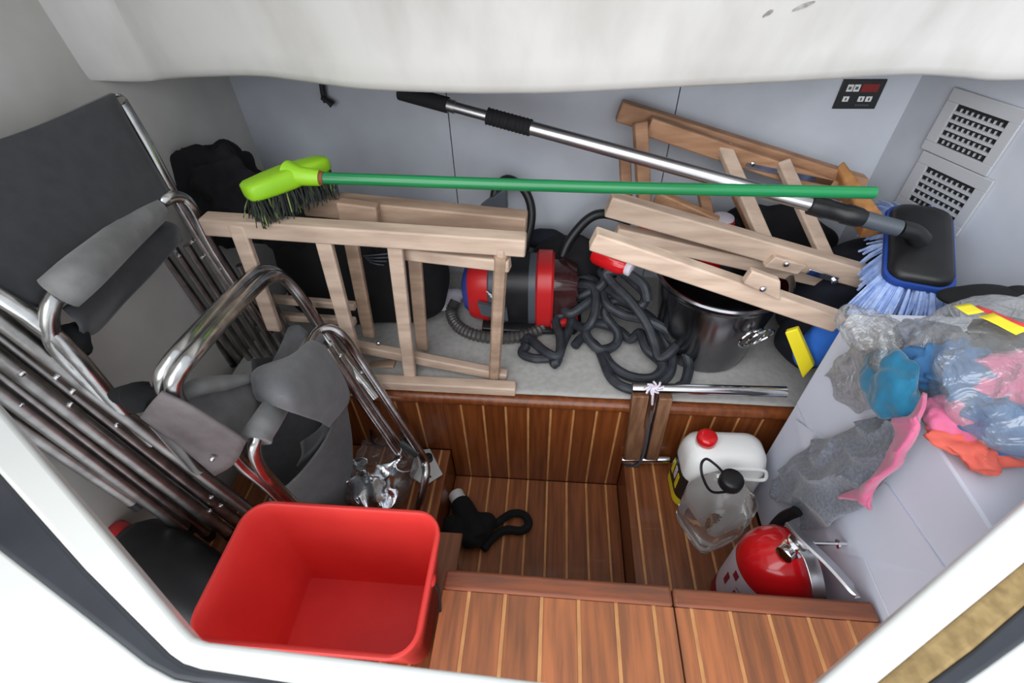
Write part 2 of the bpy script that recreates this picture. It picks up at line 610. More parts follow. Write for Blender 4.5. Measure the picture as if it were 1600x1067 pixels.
upright(be, S0, -.29, .245, .855, 0.0, .392)
upright(be, S0, .2455, .70, .8555, .1505, .392)
upright(be, S0, -.80, -.2905, .8555, .1505, .392)
mb = MB()
mb.tube([(-.935, .853, .411), (.70, .853, .411)], .019, n=14, smooth=1)
mb.box(-.935, .95, .853, .875, .392, .43)
mb.build('top_rail', TEAKV, be)
MB().box(-.895, .95, .868, YB - .002, .0, .428).build('carcass', DARKWOOD, be)

rw = []
for y, z in ((.864, .4305), (.857, .433), (.855, .437), (.859, .4415), (.872, .4435), (.92, .444), (1.1, .444), (1.397, .444), (1.398, .4305)):
    rw.append([Vector((-.895, y, z)), Vector((0, y, z)), Vector((.93, y, z))])
mb = MB().sheet(rw, 40, 40, amp=.0015, freq=14)
tag(mb.build('bench_cushion', BEIGE), 'flat oatmeal fabric cushion covering the top of the teak bench', 'cushion')

# ---- white box on the right
wb = thing('storage_box', 'tall white board box on the right with the bag of rags on top', 'box', (.9, .5, .15))
MB().box(.602, 1.10, .10, .795, .52, .806).build('lid', BOXW, wb, bevel=.004)
MB().box(.604, 1.09, .10, .795, .151, .5195).build('body', BOXW, wb, bevel=.003)
MB().prism([PX(1244, 655, .6015), PX(1390, 760, .6015), PX(1490, 905, .6015), PX(1300, 860, .6015)], (-.003, 0, 0)).build('overlapping_sheet', BOXW, wb)

# ------------------------------------------------------------------ hatch coaming in the foreground
ZH = .90


def ext(a, b, t):
    return a + (b - a) * t


def band(root, name, inner, outer, z0, z1, m, bevel=.004):
    """ring segments between two open polylines at the hatch height"""
    mb = MB()
    k = len(inner)
    vs = []
    for p, q in zip(inner, outer):
        vs += [Vector((p.x, p.y, z0)), Vector((p.x, p.y, z1)), Vector((q.x, q.y, z1)), Vector((q.x, q.y, z0))]
    fs = []
    for i in range(k - 1):
        a = i * 4
        for j in range(4):
            fs.append((a + j, a + (j + 1) % 4, a + 4 + (j + 1) % 4, a + 4 + j))
    fs += [(0, 1, 2, 3), (4 * k - 4, 4 * k - 3, 4 * k - 2, 4 * k - 1)]
    mb.add(vs, fs)
    return mb.build(name, m, root, bevel=bevel, seg=3)


def hz(*pts):
    return [PZ(x, y, ZH) for x, y in pts]


iL = hz((0, 640), (150, 816), (285, 978), (300, 993), (322, 1001), (560, 1029), (870, 1067))
oL = hz((0, 742), (130, 888), (262, 1020), (282, 1034), (310, 1043), (540, 1078), (860, 1120))
iL = [ext(iL[1], iL[0], 2.6)] + iL + hz((1240, 1100)) + hz((1282, 1064), (1440, 925), (1600, 786))
oL = [ext(oL[1], oL[0], 2.6)] + oL + hz((1270, 1140)) + hz((1372, 1067), (1490, 970), (1600, 880))
iL += [ext(iL[-2], iL[-1], 3.2)]
oL += [ext(oL[-2], oL[-1], 3.2)]
hs = sroot('trim_1', (0, 0, .8))
band(hs, 'coaming', iL, oL, ZH - .045, ZH, WHITE, .006)
# rubber seal outside the coaming on the left and bottom
rI = hz((0, 742), (130, 888), (262, 1020), (282, 1034), (310, 1043), (400, 1056), (540, 1078))
rO = hz((0, 860), (110, 945), (225, 1035), (268, 1058), (300, 1064), (390, 1074), (530, 1095))
rI = [ext(rI[1], rI[0], 2.6)] + rI
rO = [ext(rO[1], rO[0], 2.6)] + rO
band(hs, 'rubber_seal', rI, rO, ZH - .04, ZH - .004, RUBBER, .008)
tI = [ext(*hz((1490, 970), (1600, 880)), -1.6)] + hz((1372, 1067), (1490, 970), (1600, 880)) + [ext(*hz((1490, 970), (1600, 880)), 4)]
tO = [ext(*hz((1530, 1010), (1600, 950)), -2.2)] + hz((1440, 1077), (1530, 1010), (1600, 950)) + [ext(*hz((1530, 1010), (1600, 950)), 5)]
band(hs, 'cork_strip', tI, tO, ZH - .04, ZH - .006, TAN, .004)
gO = [ext(*hz((1550, 1040), (1600, 1004)), -3.2)] + hz((1490, 1082), (1550, 1040), (1600, 1004)) + [ext(*hz((1550, 1040), (1600, 1004)), 7)]
band(hs, 'rubber_gasket', tO, gO, ZH - .04, ZH - .008, RUBBER, .004)
# deck outside
dk = sroot('trim_2', (0, 0, .8))
far = [Vector((-1.9, rO[0].y, 0))] + [Vector((-1.9 + .25 * i, -.05 - .02 * i, 0)) for i in range(len(rO) - 1)]
far = [Vector((p.x - .55, p.y - .40, 0)) for p in rO]
band(dk, 'side_deck', rO, far, ZH - .05, ZH - .006, WHITE, .003)
far = [Vector((p.x + .55, p.y - .40, 0)) for p in gO]
band(dk, 'side_deck', gO, far, ZH - .05, ZH - .010, WHITE, .003)

# ------------------------------------------------------------------ fittings on the walls
p = thing('control_panel', 'small black control panel with red display and white buttons on the back wall', 'control panel', (.76, YB, 1.04))
q = [PY(1319, 124, YB - .004), PY(1387, 124, YB - .004), PY(1366, 171, YB - .004), PY(1301, 169, YB - .004)]
x0, x1 = (q[0].x + q[3].x) / 2, (q[1].x + q[2].x) / 2
z1, z0 = (q[0].z + q[1].z) / 2, (q[2].z + q[3].z) / 2
pw, ph = x1 - x0, z1 - z0


def prect(name, m, u0, u1, v0, v1, d, par):
    return MB().box(x0 + pw * u0, x0 + pw * u1, YB - .004 - d, YB - .003, z1 - ph * v1, z1 - ph * v0).build(name, m, par, bevel=.0006)


MB().box(x0, x1, YB - .005, YB - .0002, z0, z1).build('face_plate', BLACK, p, bevel=.001)
prect('display', REDD, .48, .88, .14, .42, .002, p)
for u in (.14, .30):
    b_ = prect('indicator', PLATE, u, u + .14, .16, .40, .0025, p)
    prect('icon', GREYP, u + .03, u + .10, .23, .33, .003, b_)
for u in (.14, .50, .68):
    b_ = prect('button', PLATE, u, u + .14, .56, .74, .003, p)
    prect('icon', GREYP, u + .05, u + .09, .60, .70, .0035, b_)
for k in range(6):
    prect('maker_mark', GREYP, .50 + k * .055, .54 + k * .055, .84, .90, .0012, p)

# ventilation grilles on the right hull side
WU = HULL


def vent(name, label, tl, tr, br, bl, rows, group):
    P = [PW(*c, RC + RN * .006, RN) for c in (tl, tr, br, bl)]
    u0 = min(((a - RC).dot(HULL)) for a in (P[0], P[3]))
    us = [(a - RC).dot(HULL) for a in P]
    u0, u1 = (us[0] + us[3]) / 2, (us[1] + us[2]) / 2
    z1, z0 = (P[0].z + P[1].z) / 2, (P[2].z + P[3].z) / 2
    t = thing(name, label, 'vent', RC + HULL * u0 + Vector((0, 0, z0)), group)

    def rect(mb, a, b, c, d, t0, t1):
        o = RC + HULL * (u0 + (u1 - u0) * a) + Vector((0, 0, z1 - (z1 - z0) * d)) + RN * t0
        e1 = HULL * ((u1 - u0) * (b - a))
        e2 = Vector((0, 0, (z1 - z0) * (d - c)))
        return mb.prism([o, o + e1, o + e1 + e2, o + e2], RN * (t1 - t0))
    rect(MB(), .02, .98, .02, .98, .0008, .002).build('duct_opening', DARK, t)
    mb = MB()
    rect(mb, 0, 1, 0, .2, .002, .009)
    rect(mb, 0, 1, .84, 1, .002, .009)
    rect(mb, 0, .16, .2, .84, .002, .009)
    rect(mb, .86, 1, .2, .84, .002, .009)
    mb.build('frame', VENT, t, bevel=.001)
    for k in range(1, rows):
        c = .2 + .64 * k / rows
        rect(MB(), .16, .86, c - .022, c + .022, .002, .0085).build('slat', VENT, t)
    for k in range(1, 9):
        a = .16 + .70 * k / 9
        mb = MB()
        for j in range(rows):
            c = .2 + .64 * j / rows + .022
            rect(mb, a - .009, a + .009, c + .03, c + .64 / rows - .044, .002, .006)
        mb.build('rib', VENT, t)


vent('vent_grille', 'grey slotted vent grille high on the right wall, upper of the two', (1492, 128), (1597, 178), (1546, 283), (1445, 229), 5, None)
vent('vent_grille', 'grey slotted vent grille just behind the deck brush, lower of the two', (1444, 230), (1545, 284), (1500, 372), (1400, 318), 5, None)

p = thing('latch_hook', 'small black turn latch hanging under the white moulding', 'latch', PY(510, 150, YB - .01))
MB().tube([PY(503, 132, YB - .015), PY(506, 150, YB - .015), PY(510, 160, YB - .018)], .008, smooth=3).build('stem', BLACK, p)
MB().tube([PY(503, 152, YB - .022), PY(513, 158, YB - .024), PY(520, 164, YB - .024)], [.007, .008, .0105], smooth=3).build('lever', BLACK, p)

# ------------------------------------------------------------------ folding chairs on the left
YN, YF = .50, .92


def rivets(root, pts, y, off=-.014):
    for px, py in pts:
        c = PY(px, py, y + off)
        MB().lathe([(.0001, -.006), (.0035, -.005), (.005, -.002), (.005, .003)], c, (0, 1, 0), n=10).build('rivet', CHROME, root)


c1 = thing('folding_chair', 'folded chair with tall charcoal canvas back and padded grey bar, nearest the left wall', 'folding chair', (-.85, .7, .28), 'folded aluminium chairs on the left')
c2 = thing('folding_chair', 'folded chair with bare double chrome loop and pale crumpled cloth, middle of stack', 'folding chair', (-.65, .7, .28), 'folded aluminium chairs on the left')
c3 = thing('folding_chair', 'folded chair with grey canvas draped over its loop, closest to the foot well', 'folding chair', (-.45, .65, .15), 'folded aluminium chairs on the left')

# chair 1 : tall back
ft, fb = PY(179, 146, .90), PY(264, 303, .90)
dv = Vector((-.165, -.40, .0))
nt_, nb_ = ft + dv, PY(60, 478, .52)
m1 = ft.lerp(nt_, .5) + Vector((.01, 0, -.012))
m2 = fb.lerp(nb_, .5) + Vector((-.02, 0, .0))
mm1, mm2 = fb.lerp(ft, .5), nb_.lerp(nt_, .5)
MB().sheet([[nt_, m1, ft], [mm2, mm1.lerp(mm2, .5) + Vector((-.012, 0, 0)), mm1], [nb_, m2, fb]], 22, 22, amp=.004, freq=5).build('back_panel', DGREY, c1, solid=.012)
MB().tube([ft + Vector((-.01, .012, -.015)), PY(192, 165, .915), PY(228, 225, .915), PY(268, 298, .915), PY(330, 400, .93), PY(400, 505, .94)], .0125, n=12).build('back_tube', ALU, c1)
MB().tube([nt_, nb_ + Vector((0, -.02, 0)), PY(200, 650, .5)], .0125, n=12).build('back_tube', ALU, c1)
MB().tube([PY(240, 690, .5), PY(112, 568, .5), PY(80, 520, .5), PY(79, 480, .515), PY(95, 455, .54), PY(130, 425, .585), PY(232, 335, .84), PY(258, 312, .88), PY(280, 308, .91), PY(300, 325, .92), PY(335, 392, .925), PY(420, 520, .93)],
          .0135, n=12).build('arm_loop', ALU, c1)
MB().tube([PY(92, 458, .54), PY(130, 425, .58), PY(190, 372, .74), PY(240, 327, .86)], [.031, .031, .030, .029], n=16).build('padded_bar', LGREY, c1)
MB().sheet([[PY(100, 480, .53), PY(180, 410, .70), PY(250, 345, .875)], [PY(125, 505, .53), PY(200, 440, .70), PY(275, 352, .88)], [PY(128, 528, .53), PY(170, 500, .62), PY(284, 375, .88)]], 14, 14, amp=.003).build('seat_flap', DGREY, c1, solid=.006)
MB().blob(PY(115, 540, .52), (.022, .03, .03), amp=.5, freq=30, seed=3, sub=3).build('torn_edge', BLACKC, c1)
# near side tubes : (x0,y0) at the frame edge -> foot
near = [((-10, 492), (400, 806), .497, c2), ((-10, 520), (385, 826), .505, c2), ((-10, 552), (355, 832), .475, c1), ((-10, 578), (322, 832), .477, c1), ((-10, 604), (288, 826), .457, c1), ((-6, 640), (208, 783), .45, c1)]
for a, b, y, rt in near:
    A, B = PY(*a, y), PY(*b, y)
    A = A + (A - B) * .12
    t_ = MB().tube([A, A.lerp(B, .5), B], .0135, n=12, flat=1.0, smooth=2).build('leg', ALUD, rt)
    MB().tube([B, B + (B - A).normalized() * .02], .0145, n=12, smooth=1).build('foot_cap', BLACK, t_)
rivets(c1, [(88, 590), (113, 612), (110, 632), (34, 584), (33, 632), (183, 664), (44, 648)], .47)
rivets(c2, [(240, 795), (268, 790), (300, 797), (328, 798), (258, 828), (310, 822), (330, 777), (345, 790)], .497)
for k, (a, b) in enumerate([((30, 525), (300, 745)), ((60, 588), (260, 742))]):
    MB().bar(PY(*a, .53), PY(*b, .53), .012, .03, (0, 1, 0)).build('side_rail', ALUD, (c2, c1)[k], bevel=.003)
# far side tubes
for k in range(9):
    rt = (c1, c1, c1, c2, c2, c2, c3, c3, c3)[k]
    a = PY(228 + 13.5 * k, 428 - 15 * k, .93)
    b = PY(345 + 17 * k, 566 + 1 * k, .935)
    t_ = MB().tube([a + (a - b) * (.25 if k < 4 else (-.06 if k < 6 else -.30)), a.lerp(b, .4), b], .009, n=10, smooth=2).build('leg', ALUD, rt)
    MB().tube([b, b + (b - a).normalized() * .012], .0098, n=10, smooth=1).build('foot_cap', BLACK, t_)
rivets(c1, [(300, 378), (316, 402), (280, 400), (345, 420)], .93)
# chair 2 : bare double loop
for dx, dy, dY, r in ((0, 0, 0, .0135), (17, 9, -.012, .0140)):
    MB().tube([PY(285 + dx, 650 + dy, .47 + dY), PY(262 + dx, 622 + dy, .47 + dY), PY(254 + dx, 595 + dy, .475 + dY), PY(262 + dx, 572 + dy, .49 + dY), PY(288 + dx, 540 + dy, .53 + dY), PY(340 + dx, 483 + dy, .67 + dY),
               PY(390 + dx, 434 + dy, .83 + dY), PY(412 + dx, 422 + dy, .88 + dY), PY(436 + dx * .6, 428 + dy, .90 + dY), PY(462 + dx * .5, 455 + dy, .905 + dY), PY(505 + dx * .5, 520 + dy, .90 + dY), PY(570 + dx, 612 + dy, .84 + dY)],
              r, n=12).build('arm_loop', ALU, c2)
MB().sheet([[PY(285, 608, .50), PY(340, 592, .56), PY(402, 586, .62)], [PY(268, 640, .47), PY(335, 640, .52), PY(402, 625, .58)], [PY(305, 690, .455), PY(350, 692, .48), PY(392, 680, .52)]], 18, 18, amp=.007, freq=9, seed=2).build('seat_cloth', LGREY, c2, solid=.004)
MB().tube([PY(282, 618, .49), PY(310, 604, .51), PY(350, 598, .555), PY(398, 590, .61)], [.014, .02, .019, .010], n=14, flat=.75).build('rolled_hem', LGREY, c2)
MB().sheet([[PY(232, 665, .45), PY(260, 680, .46), PY(285, 700, .46)], [PY(262, 700, .45), PY(285, 720, .455), PY(310, 735, .46)], [PY(296, 738, .45), PY(306, 742, .455), PY(318, 738, .46)]], 10, 10, amp=.004, seed=5).build('cloth_tail', LGREY, c2, solid=.004)
MB().sheet([[PY(253, 612, .445), PY(310, 640, .445), PY(384, 690, .45)], [PY(236, 630, .44), PY(292, 668, .44), PY(364, 726, .445)], [PY(222, 650, .44), PY(275, 690, .44), PY(338, 742, .445)]], 16, 12, amp=.003, seed=4).build('webbing_strap', BGREY, c2, solid=.006)
rivets(c2, [(332, 716)], .435, 0)
MB().blob(PY(215, 618, .47), (.045, .03, .018), amp=.6, freq=22, seed=8, sub=3).build('torn_edge', BLACKC, c2)
MB().tube([PY(350, 690, .46), PY(378, 725, .46), PY(420, 760, .46), PY(470, 812, .46)], .013, n=12).build('seat_tube', ALU, c2)
# chair 3 : canvas over the loop, leg reaching to the platform
MB().tube([PY(470, 800, .46), PY(432, 760, .455), PY(410, 735, .455), PY(398, 708, .46), PY(400, 685, .475), PY(415, 660, .51), PY(440, 620, .59), PY(478, 545, .74), PY(494, 520, .80), PY(515, 513, .825), PY(535, 525, .83), PY(560, 560, .83),
           PY(610, 635, .79), PY(652, 700, .75), PY(664, 722, .735), PY(665, 745, .70), PY(656, 785, .65), PY(648, 815, .62)], .0115, n=12).build('arm_loop', ALU, c3)
for dx, dy, y in ((-14, 8, .845), (-6, 2, .86)):
    MB().tube([PY(524 + dx, 535 + dy, y), PY(580 + dx, 620 + dy, y - .03), PY(640 + dx, 706 + dy, y - .09)], .011, n=12, smooth=3).build('leg', ALU, c3)
MB().tube([PY(628, 690, .765), PY(655, 708, .745)], .017, n=12, smooth=1).build('joint_bracket', BLACK, c3)
rivets(c3, [(532, 556), (565, 582), (640, 700)], .82, -.02)
MB().tube([PY(400, 688, .474), PY(404, 677, .487), PY(415, 660, .512), PY(434, 630, .571)], [.027, .026, .026, .025], n=14).build('padded_bar', LGREY, c3)
MB().tube([PY(478, 556, .73), PY(488, 536, .775), PY(496, 526, .80)], [.021, .019, .018], n=14).build('sleeve_neck', MGREY, c3)
MB().sheet([[PY(462, 552, .69), PY(484, 534, .72), PY(506, 540, .75)], [PY(402, 576, .61), PY(460, 580, .60), PY(533, 584, .72)], [PY(398, 608, .58), PY(455, 618, .53), PY(545, 625, .70)], [PY(404, 624, .57), PY(460, 643, .53), PY(514, 668, .63)]], 22, 20, amp=.005, freq=8, seed=6).build('canvas_drape', MGREY, c3, solid=.005)
MB().sheet([[PY(505, 575, .77), PY(528, 585, .775), PY(540, 610, .775)], [PY(520, 650, .69), PY(540, 660, .73), PY(549, 690, .73)], [PY(480, 730, .60), PY(515, 730, .64), PY(551, 750, .69)], [PY(422, 778, .54), PY(480, 785, .58), PY(551, 790, .65)]], 22, 18, amp=.006, freq=7, seed=9).build('canvas_side', MGREY, c3, solid=.005)
MB().sheet([[PY(512, 650, .68), PY(514, 662, .67), PY(511, 676, .66)], [PY(500, 668, .69), PY(498, 690, .67), PY(488, 706, .65)], [PY(470, 690, .70), PY(472, 710, .68), PY(464, 729, .66)]], 12, 10, amp=.003, seed=11).build('canvas_fold', DGREY, c3, solid=.005)
MB().sheet([[PY(396, 560, .80), PY(430, 560, .86), PY(500, 575, .86)], [PY(400, 660, .72), PY(450, 660, .76), PY(520, 680, .78)], [PY(420, 770, .64), PY(460, 770, .66), PY(530, 790, .70)]], 14, 14, amp=.006, seed=12).build('seat_panel', DGREY, c3, solid=.006)
MB().sheet([[PY(450, 512, .88), PY(465, 508, .885), PY(480, 520, .88)], [PY(432, 555, .82), PY(448, 560, .82), PY(462, 560, .80)], [PY(412, 590, .74), PY(430, 590, .74), PY(450, 585, .74)]], 12, 10, amp=.004, seed=13).build('canvas_corner', MGREY, c3, solid=.005)

# ------------------------------------------------------------------ wooden folding frames
wl = thing('wooden_folding_chair', 'pale wooden folding chair standing on its side at the left of the cushion', 'wooden chair', (-.4, .95, .461))


def beam(name, a, b, w, h, m, root, up=(0, 0, 1), bv=.004):
    return MB().bar(a, b, w, h, up).build(name, m, root, bevel=bv, seg=2)


def bolt(root, c, ax=(0, -1, 0), r=.006):
    MB().lathe([(r * 1.1, -.003), (r * 1.1, .0015), (r * .8, .0035), (r * .3, .0045)], c, ax, n=12).build('bolt', STEEL, root)


# front frame
beam('rail', PY(322, 349, .905), PY(822, 382, .885), .040, .042, WOOD, wl)
beam('rail', PY(470, 590, .864), PY(806, 607, .864), .034, .030, WOOD, wl)
for a, b, wd in (((370, 350), (430, 515), .036), ((506, 375), (562, 588), .036), ((617, 380), (641, 588), .034)):
    beam('slat', PY(*a, .89), PY(*b, .885), .018, wd, WOOD, wl, up=(1, 0, 0))
# inner frame
beam('inner_rail', PY(620, 393, .93), PY(797, 413, .875), .026, .030, WOOD, wl)
beam('inner_rail', PY(540, 537, .935), PY(792, 587, .905), .026, .030, WOOD, wl)
MB().tube([PY(783, 398, .872), PY(772, 594, .898)], .0155, n=8, smooth=1).build('cross_dowel', WOODB, wl)
MB().tube([PY(783, 388, .873), PY(783, 404, .871)], .011, n=10, smooth=1).build('dowel_pin', WOOD, wl)
# rear frame
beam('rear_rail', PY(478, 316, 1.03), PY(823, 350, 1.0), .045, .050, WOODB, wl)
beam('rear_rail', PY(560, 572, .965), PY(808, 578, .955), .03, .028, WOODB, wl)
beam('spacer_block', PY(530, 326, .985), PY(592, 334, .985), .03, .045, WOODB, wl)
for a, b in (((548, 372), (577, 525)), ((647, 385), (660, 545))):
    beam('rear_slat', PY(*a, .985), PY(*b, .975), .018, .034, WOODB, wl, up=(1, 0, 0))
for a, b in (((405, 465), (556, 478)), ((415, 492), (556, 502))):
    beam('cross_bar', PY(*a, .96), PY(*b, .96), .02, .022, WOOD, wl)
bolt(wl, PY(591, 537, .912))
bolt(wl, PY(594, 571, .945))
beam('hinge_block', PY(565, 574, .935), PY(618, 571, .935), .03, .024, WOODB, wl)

wr = thing('wooden_folding_chair', 'pale wooden folding chair leaning across the steel bucket on the right', 'wooden chair', (.5, 1.15, .7))
U = (0, -.6, .8)
beam('rail', PY(967, 172, 1.335), PY(1345, 290, 1.30), .036, .050, WOODR, wr)
beam('rail', PY(950, 318, 1.065), PY(1350, 432, 1.04), .040, .052, WOOD, wr)
beam('inner_rail', PY(1012, 196, 1.27), PY(1320, 300, 1.285), .03, .045, WOODR, wr)
beam('inner_rail', PY(962, 362, 1.075), PY(1350, 450, 1.08), .034, .036, WOOD, wr)
beam('lower_rail', PY(926, 372, .885), PY(1308, 502, .87), .036, .042, WOOD, wr)
beam('inner_rail', PY(1025, 305, 1.18), PY(1120, 348, 1.12), .026, .03, WOODR, wr)
for a, b in (((1130, 228), (1204, 398)), ((1222, 252), (1298, 420))):
    beam('slat', PY(*a, 1.275), PY(*b, 1.075), .036, .020, WOOD, wr, up=(0, -.4, 1))
for a, b in (((1000, 190), (1006, 318)), ):
    beam('post', PY(*a, 1.25), PY(*b, 1.19), .034, .026, WOODR, wr, up=(0, -.4, 1))
for a, b in (((1098, 300), (1108, 345)), ((1150, 300), (1180, 365)), ((976, 240), (980, 330))):
    beam('rear_slat', PY(*a, 1.30), PY(*b, 1.24), .03, .018, WOODR, wr, up=(0, -.4, 1))
e = [PY(1318, 250, 1.30), PY(1388, 345, 1.10), PY(1352, 352, 1.10), PY(1306, 262, 1.30)]
MB().prism(e, (.012, .012, -.045)).build('end_board', WOODO, wr, bevel=.005, seg=3)
MB().prism([PY(1194, 418, 1.012), PY(1212, 402, 1.012), PY(1262, 416, 1.012), PY(1246, 430, 1.012)], (0, .03, .0)).build('hinge_block', WOOD, wr, bevel=.003)
MB().prism([PY(1162, 444, .845), PY(1176, 424, .845), PY(1220, 440, .845), PY(1220, 471, .845)], (0, .02, 0)).build('hinge_block', WOOD, wr, bevel=.003)
bolt(wr, PY(1229, 413, 1.008))
bolt(wr, PY(1192, 452, .842))
MB().bar(PY(1262, 424, 1.01), PY(1308, 438, 1.01), .004, .016, (0, 0, 1)).build('metal_strap', STEEL, wr, bevel=.002)
bolt(wr, PY(1304, 440, 1.005), r=.007)
bolt(wr, PY(1176, 256, 1.262), r=.006)
MB().bar(PY(1165, 258, 1.262), PY(1300, 286, 1.262), .003, .014, (0, 0, 1)).build('metal_strap', STEEL, wr)

# ------------------------------------------------------------------ broom
br = thing('broom', 'lime green push broom with a long green handle lying across the frames', 'broom', PY(440, 300, .95))
hA, hB = PY(497, 278, .955), PY(1366, 301, .985)
MB().tube([hA, hA.lerp(hB, .5) + Vector((0, 0, -.004)), hB], .0125, n=14).build('handle', GREEN, br)
MB().tube([PY(492, 277, .954), PY(506, 278.5, .955)], .0138, n=14, smooth=1).build('ferrule', RUST, br)
A, B = PY(398, 296, .90), PY(502, 256, 1.02)
ax = (B - A).normalized()
upv = Vector((-.35, -.30, .85))
upv = (upv - ax * upv.dot(ax)).normalized()
sd = ax.cross(upv).normalized()
if sd.y > 0:
    sd = -sd
rings = []
for t, hw, hh in ((-.14, .012, .010), (-.12, .024, .016), (-.06, .031, .019), (.2, .036, .021), (.45, .037, .022), (.75, .034, .020), (1.0, .028, .017), (1.08, .020, .013), (1.11, .008, .007)):
    c = A.lerp(B, t)
    rings.append([c + sd * hw * (math.copysign(abs(math.cos(a)) ** .5, math.cos(a))) + upv * hh * (math.copysign(abs(math.sin(a)) ** .6, math.sin(a))) for a in [6.28318 * i / 24 for i in range(24)]])
MB().loft(rings).build('head', LIME, br, auto=60)
MB().tube([A.lerp(B, .50) + upv * .008, PY(470, 275, .953), PY(500, 278, .9545)], [.026, .020, .0165], n=16).build('socket', LIME, br)
mb, mb2 = MB(), MB()
for k in range(520):
    t = random.uniform(-.10, 1.05)
    s_ = random.uniform(-.9, .9)
    base = A.lerp(B, t) + sd * (.030 * s_) - upv * .010
    tip = base - upv * random.uniform(.045, .068) + sd * (.016 * s_ + random.gauss(0, .006)) + ax * random.gauss(0, .008) + Vector((-.012, 0, 0))
    (mb if k % 5 else mb2).tube([base, base.lerp(tip, .5) + Vector((random.gauss(0, .002), 0, 0)), tip], .0012, n=3, smooth=1)
mb.build('bristles', BRISTD, br)['kind'] = 'stuff'
mb2.build('green_bristles', BRISTG, br)['kind'] = 'stuff'

# ------------------------------------------------------------------ deck brush on a telescopic pole
db = thing('deck_brush', 'blue bristled deck brush with black head on a telescopic aluminium pole', 'deck brush', PY(1440, 400, .99))
pe, ps = PY(1405, 357, 1.0), PY(636, 147, 1.27)


def along(x, y):
    """point of the pole seen nearest to a pixel column"""
    lo, hi = 0.0, 1.0
    for _ in range(40):
        mid = (lo + hi) / 2
        v = ps.lerp(pe, mid) - CAM
        c = AX * v.x + AY * v.y + AZ * v.z
        if CX + FPX * c.x / c.z < x:
            lo = mid
        else:
            hi = mid
    return ps.lerp(pe, lo)


Q = [along(x, 0) for x in (636, 700, 712, 752, 762, 830, 1265, 1278, 1350, 1405)]
MB().tube([ps + (ps - pe).normalized() * .02, Q[0], Q[1]], .0185, n=16, smooth=1).build('end_grip', FOAM, db)
MB().tube([Q[0], Q[5]], .0130, n=16, smooth=1).build('inner_tube', ALUB, db)
MB().tube([Q[1], Q[2]], .0155, n=16, smooth=1).build('collar', ALUB, db)
mb = MB()
rr = []
d = (Q[5] - Q[4])
for k in range(41):
    rr.append((.0205 - .0022 * (abs(math.sin(k * .9))), d.length * (k / 40)))
mb.lathe(rr, Q[4], d, n=18).build('foam_grip', FOAM, db)
MB().tube([Q[5], Q[6]], .0160, n=18, smooth=1).build('outer_tube', ALUB, db)
d = (Q[8] - Q[6])
L_ = d.length
MB().lathe([(.017, 0), (.022, .002), (.0225, L_ * .3), (.021, L_ * .34), (.020, L_ * .6), (.0225, L_ * .64), (.021, L_ * .9), (.017, L_)], Q[6], d, n=18).build('twist_lock', BLACK, db)
MB().tube([Q[8], Q[9]], .0175, n=16, smooth=1).build('adapter', GREYP, db)
hc = PY(1440, 372, 1.0)
MB().tube([Q[9], Q[9].lerp(hc, .6) + Vector((0, 0, .004)), hc + Vector((0, 0, -.006))], [.018, .019, .022], n=14).build('neck', BLACK, db)
# head : long axis towards the viewer
nA, nB = PY(1440, 322, 1.135), PY(1440, 440, .90)
ax = (nB - nA).normalized()
sd = Vector((1, .05, .12))
sd = (sd - ax * sd.dot(ax)).normalized()
upv = sd.cross(ax).normalized()
if upv.z < 0:
    upv = -upv
L_ = (nB - nA).length


def headring(k, inset, h):
    out = []
    for p in rrect(0, 0, 0, .122 - inset, L_ - inset, .035, n=6):
        out.append(nA.lerp(nB, .5) + sd * p.x + ax * p.y + upv * h)
    return out


MB().loft([headring(0, 0.004, -.018), headring(0, 0, -.010), headring(0, 0.004, .002), headring(0, .020, .009), headring(0, .05, .012)]).build('head', BLACK, db, auto=60)
MB().loft([headring(0, -.010, -.022), headring(0, -.014, -.016), headring(0, -.010, -.009), headring(0, .0, -.008)]).build('bumper_edge', BLUER, db, auto=60)
mb = MB()
c0 = nA.lerp(nB, .5)
ring0 = rrect(0, 0, 0, .122, L_, .035, n=7)
for k in range(1500):
    u = random.random()
    i = int(u * len(ring0))
    p = ring0[i].lerp(ring0[(i + 1) % len(ring0)], random.random())
    q = p * random.uniform(.55, .98)
    base = c0 + sd * q.x + ax * q.y - upv * .018
    out = (sd * p.x + ax * p.y)
    tip = base - upv * random.uniform(.045, .072) + out * (random.uniform(.35, .85) if p.x < .03 else random.uniform(.05, .3)) + Vector((random.gauss(0, .003), random.gauss(0, .003), random.gauss(0, .003)))
    mb.tube([base, base.lerp(tip, .5) + out * .07, tip], [.0030, .0036, .0026], n=4, smooth=1)
mb.build('bristles', BRISTB, db)['kind'] = 'stuff'

# ------------------------------------------------------------------ on the cushion
ZC = .4445
vc = thing('vacuum_cleaner', 'small red and slate vacuum cleaner with a ribbed hose on the cushion', 'vacuum', (-.12, 1.17, ZC))


def vsec(x, hw, hh, zc=.555, yc=1.17, n=28, pw=.62):
    return [Vector((x, yc + hw * math.copysign(abs(math.cos(a)) ** pw, math.cos(a)), zc + hh * math.copysign(abs(math.sin(a)) ** pw, math.sin(a)))) for a in [6.28318 * i / n for i in range(n)]]


